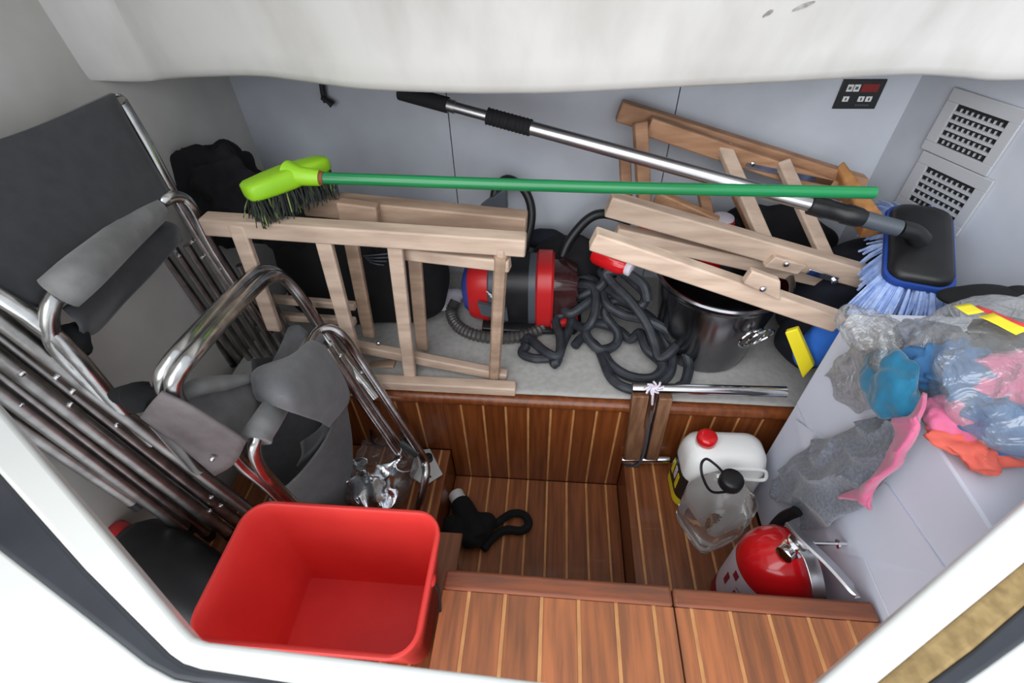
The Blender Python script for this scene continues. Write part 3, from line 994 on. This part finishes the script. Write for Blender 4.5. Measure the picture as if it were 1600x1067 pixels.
MB().loft([vsec(-.262, .030, .035), vsec(-.255, .050, .060), vsec(-.235, .064, .078), vsec(-.21, .072, .088)]).build('end_cap', BLUEP, vc)
MB().loft([vsec(-.238, .068, .083), vsec(-.226, .074, .090), vsec(-.19, .079, .096), vsec(-.178, .079, .096)]).build('red_band', REDV, vc)
MB().loft([vsec(-.180, .076, .093), vsec(-.174, .081, .098), vsec(-.10, .084, .102), vsec(-.04, .084, .102), vsec(-.035, .080, .098)]).build('motor_housing', GREYP, vc)
MB().loft([vsec(-.125, .0855, .1035), vsec(-.060, .0855, .1035)]).build('centre_band', BLACK, vc)
MB().loft([vsec(-.040, .082, .104), vsec(-.034, .090, .112), vsec(.005, .090, .112), vsec(.012, .084, .104)]).build('red_collar', REDV, vc)
MB().loft([vsec(.010, .074, .088), vsec(.05, .072, .086), vsec(.078, .064, .074), vsec(.085, .045, .055)]).build('dust_bin', SMOKE, vc)
MB().loft([vsec(.008, .088, .02, .482), vsec(.07, .080, .02, .482), vsec(.088, .06, .014, .484)]).build('red_lip', REDV, vc)
MB().loft([vsec(-.20, .088, .012, .460), vsec(-.1, .098, .014, .462), vsec(.08, .092, .014, .462), vsec(.10, .06, .01, .460)]).build('base', BLACK, vc, auto=60)
MB().prism([PY(746, 474, 1.07), PY(792, 484, 1.07), PY(794, 502, 1.07), PY(752, 492, 1.07)], (0, .012, 0)).build('rating_plate', GREYP, vc)
for k in range(3):
    MB().bar(PY(760 + k * 3, 455 + k * 4, 1.082), PY(768 + k * 2, 461 + k * 3, 1.082), .001, .003).build('maker_mark', PLATE, vc)
hp = [PZ(712, 470, .50), PZ(705, 488, .475), PZ(716, 510, .462), PZ(745, 524, .462), PZ(790, 528, .462), PZ(832, 520, .462), PZ(862, 500, .47), PZ(885, 480, .50), PZ(884, 455, .54)]
HP = spline(hp, 12)
mb = MB()
rr = [.0165 + (.0028 if i % 2 else -.001) for i in range(len(HP))]
mb.tube(HP, rr, n=12, smooth=1)
mb.build('ribbed_hose', mat('ribbed_hose_plastic', (70, 68, 66), .35), vc, auto=20)
MB().tube([PY(770, 330, 1.30), PY(775, 296, 1.33), PY(792, 280, 1.34), PY(815, 292, 1.33), PY(828, 315, 1.31), PY(830, 345, 1.28), PY(820, 390, 1.26)], .013, n=12).build('suction_tube', BLACK, vc)
MB().tube([PY(878, 400, 1.24), PY(890, 375, 1.26), PY(918, 343, 1.29), PY(945, 334, 1.30), PY(985, 345, 1.31)], .014, n=12).build('suction_tube', BLACK, vc)
MB().prism([PY(748, 326, 1.28), PY(790, 294, 1.28), PY(792, 330, 1.28)], (0, .05, -.01)).build('floor_nozzle', GREYP, vc, bevel=.003)

MBx = MB().blob(PY(700, 468, 1.20) , (.05, .05, .02), amp=.4, freq=16, seed=4)
tag(MBx.build('plastic_scrap', LABEL), 'crumpled pale plastic scrap beside the blue end of the vacuum', 'scrap')
MBx = MB().blob(PY(905, 405, 1.28) + Vector((0, 0, -.02)), (.13, .07, .09), amp=.35, freq=9, seed=14)
tag(MBx.build('tool_bag', BLACKC), 'black soft bag behind the hose, right of the vacuum', 'bag')
MBx = MB().blob(PY(848, 372, 1.34), (.07, .03, .03), amp=.3, freq=12, seed=15)
tag(MBx.build('blue_cable_bundle', NAVY), 'dark blue bundle behind the red vacuum top', 'bundle')

# garden hose heaped in loops
path = [(822, 540, .468), (816, 552, .462), (835, 560, .462), (862, 560, .464), (868, 568, .47), (880, 535, .48), (893, 500, .50), (884, 470, .53), (872, 450, .545), (880, 438, .56), (905, 432, .57), (930, 440, .57), (932, 458, .56), (915, 475, .55), (890, 490, .53), (876, 470, .54),
        (880, 455, .555), (900, 446, .57), (925, 448, .58), (931, 470, .56), (926, 500, .53), (912, 512, .50), (890, 500, .49), (878, 478, .50), (890, 470, .53), (935, 450, .58), (945, 435, .60), (940, 422, .61), (960, 418, .62), (990, 440, .61), (1008, 460, .60), (1000, 478, .58),
        (970, 465, .57), (945, 450, .57), (948, 475, .55), (975, 492, .54), (1010, 500, .55), (1040, 515, .54), (1065, 540, .51), (1076, 570, .48), (1070, 598, .466), (1060, 605, .462)]
path2 = [(898, 540, .463), (912, 528, .463), (935, 545, .463), (955, 590, .463), (985, 608, .463), (1020, 604, .463), (1045, 585, .47), (1050, 560, .48), (1040, 530, .50), (1020, 500, .52), (990, 480, .535), (960, 470, .545), (945, 490, .52), (965, 520, .49), (960, 540, .47),
         (935, 545, .475), (915, 520, .49), (930, 505, .50), (965, 515, .48), (985, 530, .47), (1000, 520, .50), (1010, 545, .49), (1035, 570, .478), (1020, 590, .466), (985, 588, .463), (955, 570, .463), (940, 545, .466)]
path3 = [(1060, 500, .53), (1070, 520, .52), (1052, 545, .51), (1030, 560, .49), (1022, 535, .51), (1010, 505, .55), (985, 470, .59), (955, 440, .61), (948, 425, .63), (975, 425, .64), (1005, 445, .635), (1012, 470, .60)]
path4 = [(820, 538, .466), (826, 528, .468), (850, 548, .480), (872, 556, .482), (876, 530, .49), (868, 500, .50), (880, 490, .51)]
gh = thing('water_hose', 'long black water hose heaped in loops on the cushion beside the steel bucket', 'hose', PZ(950, 540, ZC))
for pth in (path, path2, path3, path4):
    MB().tube([PZ(x, y, z) for x, y, z in pth], .0138, n=10, smooth=6).build('hose_run', HOSE, gh)

# steel bucket
sb = thing('steel_bucket', 'polished steel ice bucket with ring handle among the hose and wooden chair', 'bucket', (.455, 1.04, ZC))
o = Vector((.447, 1.075, ZC))
pr = [(.105, 0), (.117, .003), (.121, .012), (.130, .08), (.143, .17), (.150, .215), (.152, .225), (.156, .228), (.156, .236), (.163, .238), (.166, .243), (.163, .248), (.155, .246), (.150, .238), (.143, .19), (.110, .02), (.02, .012)]
pr = [(r_ * 1.04, t_ * 1.06) for r_, t_ in pr]
MB().lathe(pr, o, n=48).build('shell', STEELB, sb, auto=50)
hc = PY(1180, 505, .93)
hd = (hc - Vector((o.x, o.y, hc.z))).normalized()
side = Vector((0, 0, 1)).cross(hd).normalized()
hb = Vector((o.x, o.y, ZC + .195)) + hd * .155
MB().box(-.02, .02, -.004, .004, -.02, .02).build('ring_plate', STEEL, sb).matrix_local = Matrix.Translation(hb - sb.location) @ Matrix((side, hd, Vector((0, 0, 1)))).transposed().to_4x4()
for s_, tl in ((-.008, .12), (.010, .35)):
    c_ = hb + hd * (.016 + .01 * tl) + side * s_ * 1.2 + Vector((0, 0, -.018))
    MB().tube([c_ + side * (.034 * math.cos(a)) + (Vector((0, 0, 1)) + hd * tl).normalized() * (.030 * math.sin(a)) for a in [6.28318 * k / 18 for k in range(18)]], .0036, n=8, closed=True, smooth=2).build('ring_handle', CHROME, sb)

# red bottles behind the chair rails
rb = thing('red_bottle', 'red bottle lying beside the steel bucket under the wooden chair rails', 'bottle', PY(985, 415, 1.16))
a, b = PY(958, 408, 1.17), PY(1004, 428, 1.12)
MB().lathe([(.025, -.06), (.030, -.05), (.030, .02), (.026, .035), (.02, .045)], a, b - a, n=20).build('body', REDG, rb)
MB().lathe([(.020, .042), (.022, .046), (.022, .060), (.018, .062)], a, b - a, n=18).build('cap', LABEL, rb)
rb = thing('red_can', 'red can with white printed top seen between the wooden chair slats', 'can', PY(1130, 345, 1.22))
c_ = PY(1130, 340, 1.22)
MB().lathe([(.032, -.16), (.034, -.155), (.034, -.012), (.030, -.002)], c_, n=22).build('body', REDG, rb)
MB().lathe([(.0345, -.07), (.0345, -.03)], c_, n=22, cap0=False, cap1=False).build('label_band', LABEL, rb)
MB().lathe([(.030, -.003), (.028, .003), (.02, .006)], c_, n=20).build('lid', LABEL, rb)
rb = thing('red_box', 'red packet behind the wooden chair rails above the hose', 'packet', PY(1045, 365, 1.26))
MB().bar(PY(1000, 352, 1.26), PY(1090, 372, 1.24), .05, .05).build('carton', REDV, rb, bevel=.004)
MB().bar(PY(1010, 330, 1.31), PY(1062, 345, 1.31), .002, .03).build('carton_flap', DRED, rb)

# dark bags
MBx = MB().blob(PY(345, 300, 1.13) + Vector((.01, 0, -.01)), (.108, .10, .12), amp=.38, freq=9, seed=21, sub=5, ridge=True)
tag(MBx.build('black_bag', BLACKC), 'crumpled black cloth bag behind the broom head at the left wall', 'bag')
MBx = MB().blob(PY(430, 335, 1.12) + Vector((.02, .03, -.05)), (.16, .08, .09), amp=.35, freq=8, seed=24, sub=5)
tag(MBx.build('black_jacket', BLACKC), 'black cloth heap under the lime broom head', 'cloth')
bb = thing('black_holdall', 'large black holdall standing behind the left wooden chair', 'bag', (-.52, 1.16, ZC))
MB().blob((-.56, 1.17, .62), (.245, .10, .185), amp=.10, freq=6, seed=25, sub=5, pw=.55).build('body', BLACKC, bb)
MB().tube([(-.60, 1.07, .74), (-.58, 1.06, .80), (-.48, 1.06, .80), (-.46, 1.07, .74)], .010, n=8, flat=.5).build('handle', BLACK, bb)
for k in range(4):
    MB().tube([PY(568 + k * 3, 400 + k * 3, 1.06), PY(590, 398 + k * 5, 1.05), PY(612 - k * 4, 396 + k * 6, 1.06)], .0022, n=6).build('cord', GREYP, bb)
MBx = MB().blob((.82, 1.12, .60), (.16, .14, .15), amp=.28, freq=7, seed=27, sub=5)
tag(MBx.build('navy_bag', NAVY), 'dark navy bag under the deck brush behind the wooden chair', 'bag')
MBx = MB().blob((.60, 1.31, .60), (.24, .06, .165), amp=.22, freq=8, seed=26, sub=5)
tag(MBx.build('black_sack', BLACKC), 'black sack behind the slats of the right wooden chair against the back wall', 'bag')
MBx = MB().blob((.72, 1.02, .53), (.10, .07, .085), amp=.25, freq=9, seed=28, sub=5)
tag(MBx.build('navy_towel', NAVY), 'folded dark navy cloth below the end of the lower wooden rail', 'cloth')
MBx = MB().blob(PY(1296, 522, .90) + Vector((0, 0, -.03)), (.058, .04, .075), amp=.35, freq=12, seed=30, sub=4)
tag(MBx.build('blue_rag', ROYAL), 'bright blue rag between the wooden chair and the white box', 'rag')
mb = MB().prism([PY(1226, 520, .86), PY(1246, 514, .86), PY(1272, 572, .85), PY(1254, 592, .85)], (.008, .014, 0))
tag(mb.build('yellow_packet', YEL, bevel=.003), 'yellow packet standing beside the blue rag and white box', 'packet')
MBx = MB().blob(PZ(1562, 469, .829), (.115, .045, .022), amp=.25, freq=10, seed=31, sub=4)
MBx.blob(PZ(1588, 462, .835), (.03, .02, .022), amp=.2, freq=12, seed=32, sub=3)
tag(MBx.build('black_cloth', BLACKC), 'black cloth strip behind the clear rag bag at the right wall', 'cloth')

# boarding ladder folded against the bench
ld = thing('boarding_ladder', 'folded steel boarding ladder with worn wooden treads against the bench front', 'ladder', (.3, .83, .151))
MB().tube([PY(988, 606, .828), PY(1228, 612, .828)], .0135, n=16, smooth=1).build('top_tube', STEEL, ld)
MB().tube([PY(972, 718, .838), PY(1046, 718, .838)], .0125, n=16, smooth=1).build('lower_tube', STEEL, ld)
OLDW = mat('worn_tread_wood', (138, 100, 74), .65, c2=(104, 70, 48), scale=9, stretch=(8, 8, 1), bump=.15, bscale=20)
for a, b, w_ in (((1002, 614), (987, 714), .046), ((1040, 618), (1018, 714), .034)):
    beam('tread', PY(*a, .832), PY(*b, .832), .026, w_, OLDW, ld, up=(1, 0, 0), bv=.003)
MB().bar(PY(1022, 612, .818), PY(1000, 716, .826), .006, .020, (1, 0, 0)).build('side_strut', STEEL, ld, bevel=.002)
MB().tube([PY(1018, 640, .82), PY(1008, 700, .82), PY(1000, 722, .82), PY(992, 728, .825)], .004, n=8).build('cord', GREYP, ld)
MB().bar(PY(975, 724, .832), PY(996, 727, .832), .010, .016).build('foot_bracket', RUBBER, ld, bevel=.002)
tw = MB()
for k in range(9):
    a = k * .7
    p = PY(1022, 604, .815)
    tw.tube([p, p + Vector((math.cos(a) * .012, -.004, math.sin(a) * .012)), p + Vector((math.cos(a + .4) * .024, -.006 + .004 * math.sin(k), math.sin(a + .4) * .022))], .0028, n=5, smooth=3)
tw.tube([PY(1022, 604, .815), PY(1020, 618, .808), PY(1019, 632, .812)], .003, n=6)
tw.build('cable_tie', LABEL, ld)

# ------------------------------------------------------------------ jugs on the right platform
jw = thing('white_jug', 'white plastic jug with red screw cap and yellow black label, behind the clear jug', 'jug', (.475, .765, .151))


def section(cx, cy, z, w_, d_, r_, rot):
    return rrect(cx, cy, z, w_, d_, r_, n=5, rot=rot)


cx, cy, ro = .475, .765, .02
rg = []
for z, w_, d_, r_, ox in ((.151, .196, .116, .03, 0), (.156, .206, .124, .034, 0), (.30, .206, .124, .034, 0), (.335, .204, .120, .036, 0), (.362, .194, .104, .036, 0), (.378, .168, .078, .034, 0), (.384, .130, .05, .024, 0)):
    rg.append(section(cx + ox, cy, z, w_, d_, r_, ro))
MB().loft(rg).build('body', HDPE, jw, auto=70)
MB().loft([section(cx - .058, cy, .372, .05, .05, .024, 0), section(cx - .058, cy, .392, .046, .046, .022, 0)]).build('neck', HDPE, jw)
mb = MB()
cc = Vector((cx - .058, cy, .388))
rings = []
for r_, t in ((.0235, 0), (.0250, .002), (.0250, .020), (.0225, .026), (.012, .0275)):
    rings.append([cc + Vector((math.cos(a) * r_ * (1 + (.02 if i % 2 else 0)), math.sin(a) * r_ * (1 + (.02 if i % 2 else 0)), t)) for i, a in enumerate([6.28318 * i / 48 for i in range(48)])])
mb.loft(rings).build('cap', REDG, jw, auto=60)
# moulded grip : recess edged by a raised loop on the shoulder
MB().tube([Vector((cx + x_, cy + y_, z_)) for x_, y_, z_ in ((.0, -.056, .352), (.04, -.055, .354), (.082, -.054, .352), (.092, -.058, .342), (.092, -.0635, .328), (.08, -.064, .322), (.04, -.064, .322), (.0, -.064, .322), (-.012, -.0635, .328), (-.012, -.060, .344))],
          .0045, n=10, closed=True).build('grip', HDPE, jw)
BLAB = mat('black_print', (30, 28, 26), .4)
MB().loft([section(cx, cy, .172, .2085, .1265, .035, ro)[7:16], section(cx, cy, .288, .2085, .1265, .035, ro)[7:16]], False, False, False).build('label', BLAB, jw)
MB().loft([section(cx, cy, .158, .2088, .1268, .035, ro)[7:16], section(cx, cy, .190, .2092, .1272, .035, ro)[7:16]], False, False, False).build('yellow_band', YEL, jw)
for k in range(3):
    y_ = cy - .035 + k * .024
    MB().box(cx - .1055, cx - .1042, y_, y_ + .015, .21 + .012 * (k % 2), .265).build('print_block', (YEL, LABEL)[k % 2], jw)

jc = thing('clear_jug', 'clear plastic water jug with black cap and thin loop before the white jug', 'jug', (.46, .655, .151))
cx, cy, ro = .455, .655, .45
rg = []
for k, (z, w_, d_, r_) in enumerate(((.151, .118, .112, .03), (.157, .136, .130, .024), (.19, .140, .132, .024), (.197, .130, .122, .024), (.204, .140, .132, .024), (.245, .140, .132, .024), (.252, .128, .120, .024), (.259, .140, .132, .024), (.315, .138, .130, .026), (.336, .122, .116, .032), (.352, .090, .088, .038), (.366, .056, .056, .027), (.376, .044, .044, .0215), (.384, .044, .044, .0215))):
    rg.append(section(cx, cy, z, w_, d_, r_, ro))
MB().loft(rg).build('body', CLEAR, jc, auto=80)
cc = Vector((cx, cy, .372))
rings = []
for r_, t in ((.0265, 0), (.0275, .002), (.0275, .022), (.0255, .028), (.016, .030)):
    rings.append([cc + Vector((math.cos(a) * r_ * (1 + (.03 if i % 2 else 0)), math.sin(a) * r_ * (1 + (.03 if i % 2 else 0)), t)) for i, a in enumerate([6.28318 * i / 48 for i in range(48)])])
MB().loft(rings).build('cap', BLACK, jc, auto=60)
MB().tube([PY(1140, 768, .64), PY(1112, 768, .62), PY(1098, 745, .63), PY(1096, 725, .65), PY(1104, 717, .665), PY(1118, 726, .66), PY(1128, 736, .655)], .0032, n=8).build('carry_loop', BLACK, jc)

# ------------------------------------------------------------------ fire extinguisher
fe = thing('fire_extinguisher', 'red fire extinguisher with chrome valve standing between the white box and top step', 'fire extinguisher', (.505, .462, .151))
o = Vector((.508, .462, .151))
R_ = .083
MB().lathe([(R_ - .006, 0), (R_, .008), (R_, .225), (R_ - .003, .245), (R_ - .012, .268), (R_ - .030, .288), (R_ - .052, .300), (.022, .305), (.018, .306)], o, n=56).build('cylinder', REDG, fe, auto=60)
MB().lathe([(R_ + .0006, .06), (R_ + .0006, .222)], o, n=56, cap0=False, cap1=False).build('label', LABEL, fe)
MB().lathe([(R_ + .001, .010), (R_ + .001, .058)], o, n=56, cap0=False, cap1=False).build('lower_label', DRED, fe)
for k, (a0, z0_, z1_, wd) in enumerate(((215, .085, .115, 22), (215, .125, .128, 22), (240, .075, .125, 14), (258, .09, .12, 10), (200, .14, .165, 10), (232, .135, .138, 26), (232, .145, .148, 26), (190, .08, .12, 9))):
    MB().add([o + Vector((math.cos(math.radians(a0 - 14 + wd * i / 6)) * (R_ + .0014), math.sin(math.radians(a0 - 14 + wd * i / 6)) * (R_ + .0014), z + .045)) for z in (z0_, z1_) for i in range(7)],
             [(i, i + 1, i + 8, i + 7) for i in range(6)]).build('print_block', DRED, fe)
for k in range(6):
    a0 = 195 + k * 14
    MB().add([o + Vector((math.cos(math.radians(a0 + 8 * i / 3)) * (R_ + .0016), math.sin(math.radians(a0 + 8 * i / 3)) * (R_ + .0016), z)) for z in (.028, .036 + .006 * (k % 2)) for i in range(4)],
             [(i, i + 1, i + 5, i + 4) for i in range(3)]).build('print_block', LABEL, fe)
vt = o + Vector((0, 0, .306))
MB().lathe([(.020, -.004), (.020, .004), (.015, .006), (.015, .028), (.019, .030), (.019, .036), (.012, .04)], vt, n=20).build('valve_body', CHROME, fe)
ga = PY(1258, 857, .43)
gd = (ga - (vt + Vector((0, 0, .02)))).normalized()
mb = MB()
v0 = vt + Vector((0, 0, .02))
mb.lathe([(.006, 0), (.006, .018), (.012, .019), (.012, .022), (.009, .023), (.009, .026), (.0165, .027), (.0165, .040), (.014, .042), (.004, .043)], v0, Vector((-.75, -.55, .1)), n=18)
mb.build('gauge', CHROME, fe)
MB().tube([v0 + Vector((.0, 0, .01)), v0 + Vector((.09, -.0, .02))], .004, n=8, smooth=1).build('pull_pin', CHROME, fe)
mb = MB()
mb.lathe([(.003, 0), (.009, .002), (.009, .006), (.003, .008)], v0 + Vector((.07, 0, .016)), (1, 0, .2), n=12)
mb.build('pin_ring', CHROME, fe)


def lever(name, pts, w_, th, m, n_up):
    mb = MB()
    P = spline(pts, 5)
    rg = []
    up = Vector(n_up)
    for i, p in enumerate(P):
        t = (P[min(i + 1, len(P) - 1)] - P[max(i - 1, 0)]).normalized()
        a = t.cross(up).normalized()
        b = a.cross(t).normalized()
        rg.append([p + a * w_ / 2 + b * th / 2, p - a * w_ / 2 + b * th / 2, p - a * w_ / 2 * .96 - b * th / 2, p + a * w_ / 2 * .96 - b * th / 2])
    return mb.loft(rg).build(name, m, fe, bevel=.001)


lever('squeeze_lever', [v0 + Vector((-.012, .030, .030)), v0 + Vector((.0, .0, .034)), v0 + Vector((.030, -.045, .036)), v0 + Vector((.054, -.086, .034)), v0 + Vector((.058, -.092, .028))], .030, .006, ALUB, (.5, .4, 1))
lever('carry_handle', [v0 + Vector((.004, -.004, .008)), v0 + Vector((.012, -.028, .012)), v0 + Vector((.020, -.062, -.006)), v0 + Vector((.024, -.092, -.030)), v0 + Vector((.025, -.100, -.052))], .028, .006, ALUB, (.2, -.6, 1))
MB().tube([PX(1246, 798, .56), PX(1225, 808, .555), PX(1208, 826, .55), PX(1196, 850, .545), PX(1190, 872, .54)], .013, n=10, flat=.6).build('rubber_hose', BLACK, fe)

# ------------------------------------------------------------------ bag of rags on the white box
rg_c = Vector((.888, .550, .885))
MBx = MB().blob(rg_c, (.290, .172, .072), amp=.10, freq=7, seed=40, sub=6, ridge=True, pw=.72)
rbag = thing('rag_bag', 'clear plastic bag stuffed with coloured rags on top of the white box', 'bag', (.86, .62, .807))
MBx.build('film', BAG, rbag)
MB().sheet([[PZ(1385, 480, .87), PZ(1350, 520, .86), PX(1285, 590, .597)], [PZ(1400, 520, .87), PZ(1370, 560, .85), PX(1300, 620, .597)], [PZ(1420, 590, .86), PZ(1380, 620, .82), PX(1340, 645, .597)]], 22, 22, amp=.014, freq=18, seed=3).build('torn_flap', BAG2, rbag, solid=.001)
MB().blob(PZ(1362, 520, .845), (.05, .055, .03), amp=.55, freq=22, seed=41, sub=5).build('bag_neck', BAG2, rbag)
GP = [('blue_rag', DENIM, 'mid blue rag inside the clear bag, centre of the bundle', (1510, 580, .872), (.070, .060, .036)),
      ('blue_rag', DENIM, 'blue rag at the lower right inside the clear bag', (1565, 655, .852), (.066, .052, .030)),
      ('pink_rag', PINK, 'pink rag at the right inside the clear bag', (1595, 590, .892), (.062, .043, .034)),
      ('pink_rag', PINK, 'small pink rag at the left inside the clear bag', (1492, 655, .842), (.036, .036, .022)),
      ('coral_rag', ORANGE, 'coral rag at the bottom of the clear bag', (1525, 698, .830), (.056, .040, .018)),
      ('grey_rag', MARL, 'grey rag at the top left inside the clear bag', (1455, 535, .87), (.05, .045, .03)),
      ('dark_rag', DGREY, 'dark grey rag at the top right inside the clear bag', (1570, 540, .89), (.06, .045, .035))]
for i, (nm, m, lb, (x, y, z), r_) in enumerate(GP):
    MBx = MB().blob(PZ(x, y, z), r_, amp=.42, freq=20, seed=50 + i, sub=5, ridge=True)
    tag(MBx.build(nm, m), lb, 'rag')
# printed stripes on the top of the bag
for m, q in ((YEL, ((1490, 477), (1512, 474), (1536, 488), (1514, 491))), (REDG, ((1514, 480), (1526, 478), (1612, 508), (1600, 513))), (YEL, ((1528, 495), (1552, 490), (1612, 515), (1586, 522)))):
    P_ = [PZ(x, y, .952 + .004 * (y > 485)) for x, y in q]
    MB().sheet([[P_[0], P_[1]], [P_[3], P_[2]]], 12, 5, amp=.004, freq=20).build('printed_stripe', m, rbag, solid=.0006)

# rags hanging out over the side of the box
MBx = MB().sheet([[PX(1385, 640, .592), PX(1335, 672, .592), PX(1268, 690, .592)], [PX(1400, 655, .575), PX(1330, 720, .57), PX(1215, 745, .585)], [PX(1392, 700, .575), PX(1320, 760, .57), PX(1208, 775, .585)],
                  [PX(1378, 760, .58), PX(1320, 800, .575), PX(1245, 790, .585)], [PX(1320, 810, .585), PX(1300, 820, .582), PX(1258, 832, .585)]], 60, 60, amp=.012, freq=13, seed=60, xmax=.598, fold=.018, fdir=(0, .75, .66), ff=44)
tag(MBx.build('grey_shirt', MARL, solid=.004), 'grey marl jersey rag hanging over the side of the white box above the extinguisher', 'rag')
MBx = MB().sheet([[PZ(1405, 565, .88), PZ(1440, 575, .89), PZ(1450, 610, .88)], [PX(1365, 580, .60), PX(1405, 605, .585), PX(1442, 625, .60)], [PX(1345, 600, .597), PX(1375, 640, .575), PX(1425, 650, .595)], [PX(1352, 628, .598), PX(1378, 650, .590), PX(1412, 655, .598)]],
                 40, 40, amp=.012, freq=16, seed=61, fold=.016, fdir=(0, .3, .9), ff=70)
MBx = MB().blob(PX(1392, 603, .570), (.030, .060, .052), amp=.30, freq=15, seed=66, sub=5, ridge=True)
tag(MBx.build('teal_rag', TEAL), 'teal knitted rag spilling from the clear bag over the box edge', 'rag')
MBx = MB().sheet([[PX(1445, 612, 0.570), PX(1425, 650, 0.563), PX(1400, 645, 0.570)], [PX(1440, 660, 0.556), PX(1420, 680, 0.543), PX(1402, 680, 0.558)], [PX(1405, 725, 0.558), PX(1390, 730, 0.543), PX(1376, 735, 0.560)], [PX(1370, 760, 0.563), PX(1355, 765, 0.553), PX(1340, 762, 0.565)],
                  [PX(1362, 795, 0.565), PX(1340, 782, 0.558), PX(1312, 780, 0.568)]], 60, 30, amp=.005, freq=18, seed=62, xmax=.60, fold=.007, fdir=(0, .9, .2), ff=75)
tag(MBx.build('pink_strip', PINK, solid=.006), 'long pink knitted strip hanging in front of the grey jersey rag', 'rag')

# ------------------------------------------------------------------ foreground and floor
rbk = thing('red_bucket', 'large square red plastic bucket with rounded corners in the foreground', 'bucket', (-.37, .31, .281))


def bsec(z, ins, r_=.05):
    t = (z - .281) / (.60 - .281)
    x0_, x1_ = -.532 - .021 * t, -.222 + .037 * t
    y0_, y1_ = .247 - .060 * t, .405 + .013 * t
    return rrect((x0_ + x1_) / 2, (y0_ + y1_) / 2, z, x1_ - x0_ - 2 * ins, y1_ - y0_ - 2 * ins, max(r_ - ins, .008), n=8)


MB().loft([bsec(.281, .006, .03), bsec(.286, .0, .03), bsec(.56, 0, .04), bsec(.562, -.004, .042), bsec(.590, -.006, .044), bsec(.598, -.006, .044), bsec(.601, -.003, .043), bsec(.601, .001, .042), bsec(.597, .004, .04), bsec(.56, .005, .04), bsec(.292, .005, .018), bsec(.288, .008, .016)]).build('tub', REDP, rbk, auto=50)
hx = -.186
MB().tube([(hx + .004, .31, .572), (hx + .012, .30, .54), (hx + .010, .27, .46), (hx + .004, .235, .40), (hx + .002, .20, .37)], .003, n=8).build('wire_handle', BLACK, rbk)
MB().lathe([(.010, -.004), (.010, .006), (.006, .008)], (hx, .31, .574), (1, 0, 0), n=14).build('handle_lug', REDP, rbk)

bk = thing('black_canister', 'flat black canister with red cap lying behind the white coaming at lower left', 'canister', (-.85, .41, .281))
a, b = PZ(196, 838, .37), PZ(318, 925, .36)
d = (b - a).normalized()
sd = d.cross(Vector((0, 0, 1))).normalized()
upv = sd.cross(d)


def csec(t, w_, h_, dz=0):
    c_ = a + d * t + Vector((0, 0, dz))
    return [c_ + sd * p.x + upv * p.y for p in rrect(0, 0, 0, w_, h_, min(w_, h_) * .45, n=6)]


MB().loft([csec(.012, .05, .05), csec(.018, .085, .085), csec(.045, .13, .12, -.005), csec(.10, .15, .13, -.01), csec(.32, .15, .13, -.015), csec(.335, .13, .11, -.015)]).build('body', BLACK, bk, auto=60)
MB().loft([csec(-.036, .035, .035), csec(-.032, .05, .05), csec(.0, .055, .055), csec(.011, .055, .055)]).build('cap', REDG, bk, auto=60)

sp = thing('strapped_bottle', 'black sleeve with white bottle end and looped black strap on the well floor', 'bottle', PZ(740, 830, 0))
a, b = PZ(712, 772, .04), PZ(742, 830, .05)
MB().lathe([(.0, -.006), (.020, -.005), (.025, 0), (.025, .055), (.024, .06)], a, b - a, n=22).build('bottle_end', PLATE, sp)
d = (b - a).normalized()
MB().lathe([(.026, .03), (.031, .035), (.035, .06), (.036, .15), (.030, .175), (.012, .18)], a, d, n=22).build('sleeve', BLACKC, sp)
MB().blob(PZ(735, 825, .045), (.065, .055, .04), amp=.45, freq=14, seed=70, sub=5).build('sleeve_cloth', BLACKC, sp)
MB().blob(PZ(712, 820, .035), (.045, .04, .03), amp=.45, freq=16, seed=71, sub=4).build('sleeve_cloth', BLACKC, sp)
MB().tube([PZ(752, 828, .03), PZ(775, 818, .025), PZ(798, 803, .02), PZ(818, 804, .018), PZ(826, 818, .018), PZ(815, 829, .018), PZ(790, 828, .018), PZ(770, 840, .02), PZ(755, 858, .025)], .0125, n=10).build('strap_loop', BLACKC, sp)

fo = thing('foil_bag', 'clear bag holding crumpled silver foil on the left platform beside the chair leg', 'bag', PZ(610, 760, .151))
MB().blob(PZ(598, 735, .205), (.090, .118, .046), amp=.22, freq=9, seed=80, sub=5, pw=.7, ridge=True).build('film', BAG3, fo)
mb = MB().sheet([[PZ(556, 715, .24), PZ(595, 725, .25), PZ(612, 715, .25)], [PZ(552, 765, .23), PZ(590, 760, .26), PZ(628, 728, .25)], [PZ(562, 800, .20), PZ(592, 790, .24), PZ(632, 762, .23)]], 34, 34, amp=.045, freq=30, seed=81)
mb.build('foil', SILVER, fo, solid=.002, auto=20)
MB().tube([PZ(590, 640, .22), PZ(580, 660, .23), PZ(582, 690, .23), PZ(596, 700, .22)], .004, n=8).build('black_cord', BLACK, fo)

mp = thing('mounting_plate', 'white plate with bolt holes and a black knob on the left platform edge', 'plate', PZ(660, 735, .151))
q = [PZ(650, 706, .157), PZ(672, 702, .157), PZ(692, 742, .157), PZ(664, 760, .157), PZ(640, 745, .157)]
MB().prism(q, (0, 0, .006)).build('plate', PLATE, mp, bevel=.002)
MB().lathe([(.013, 0), (.013, .018), (.010, .022), (.003, .023)], PZ(670, 718, .163), n=18).build('knob', BLACK, mp)
for x, y in ((672, 745), (660, 730)):
    MB().lathe([(.004, 0), (.004, .0012)], PZ(x, y, .163), n=10).build('bolt_hole', DARK, mp)
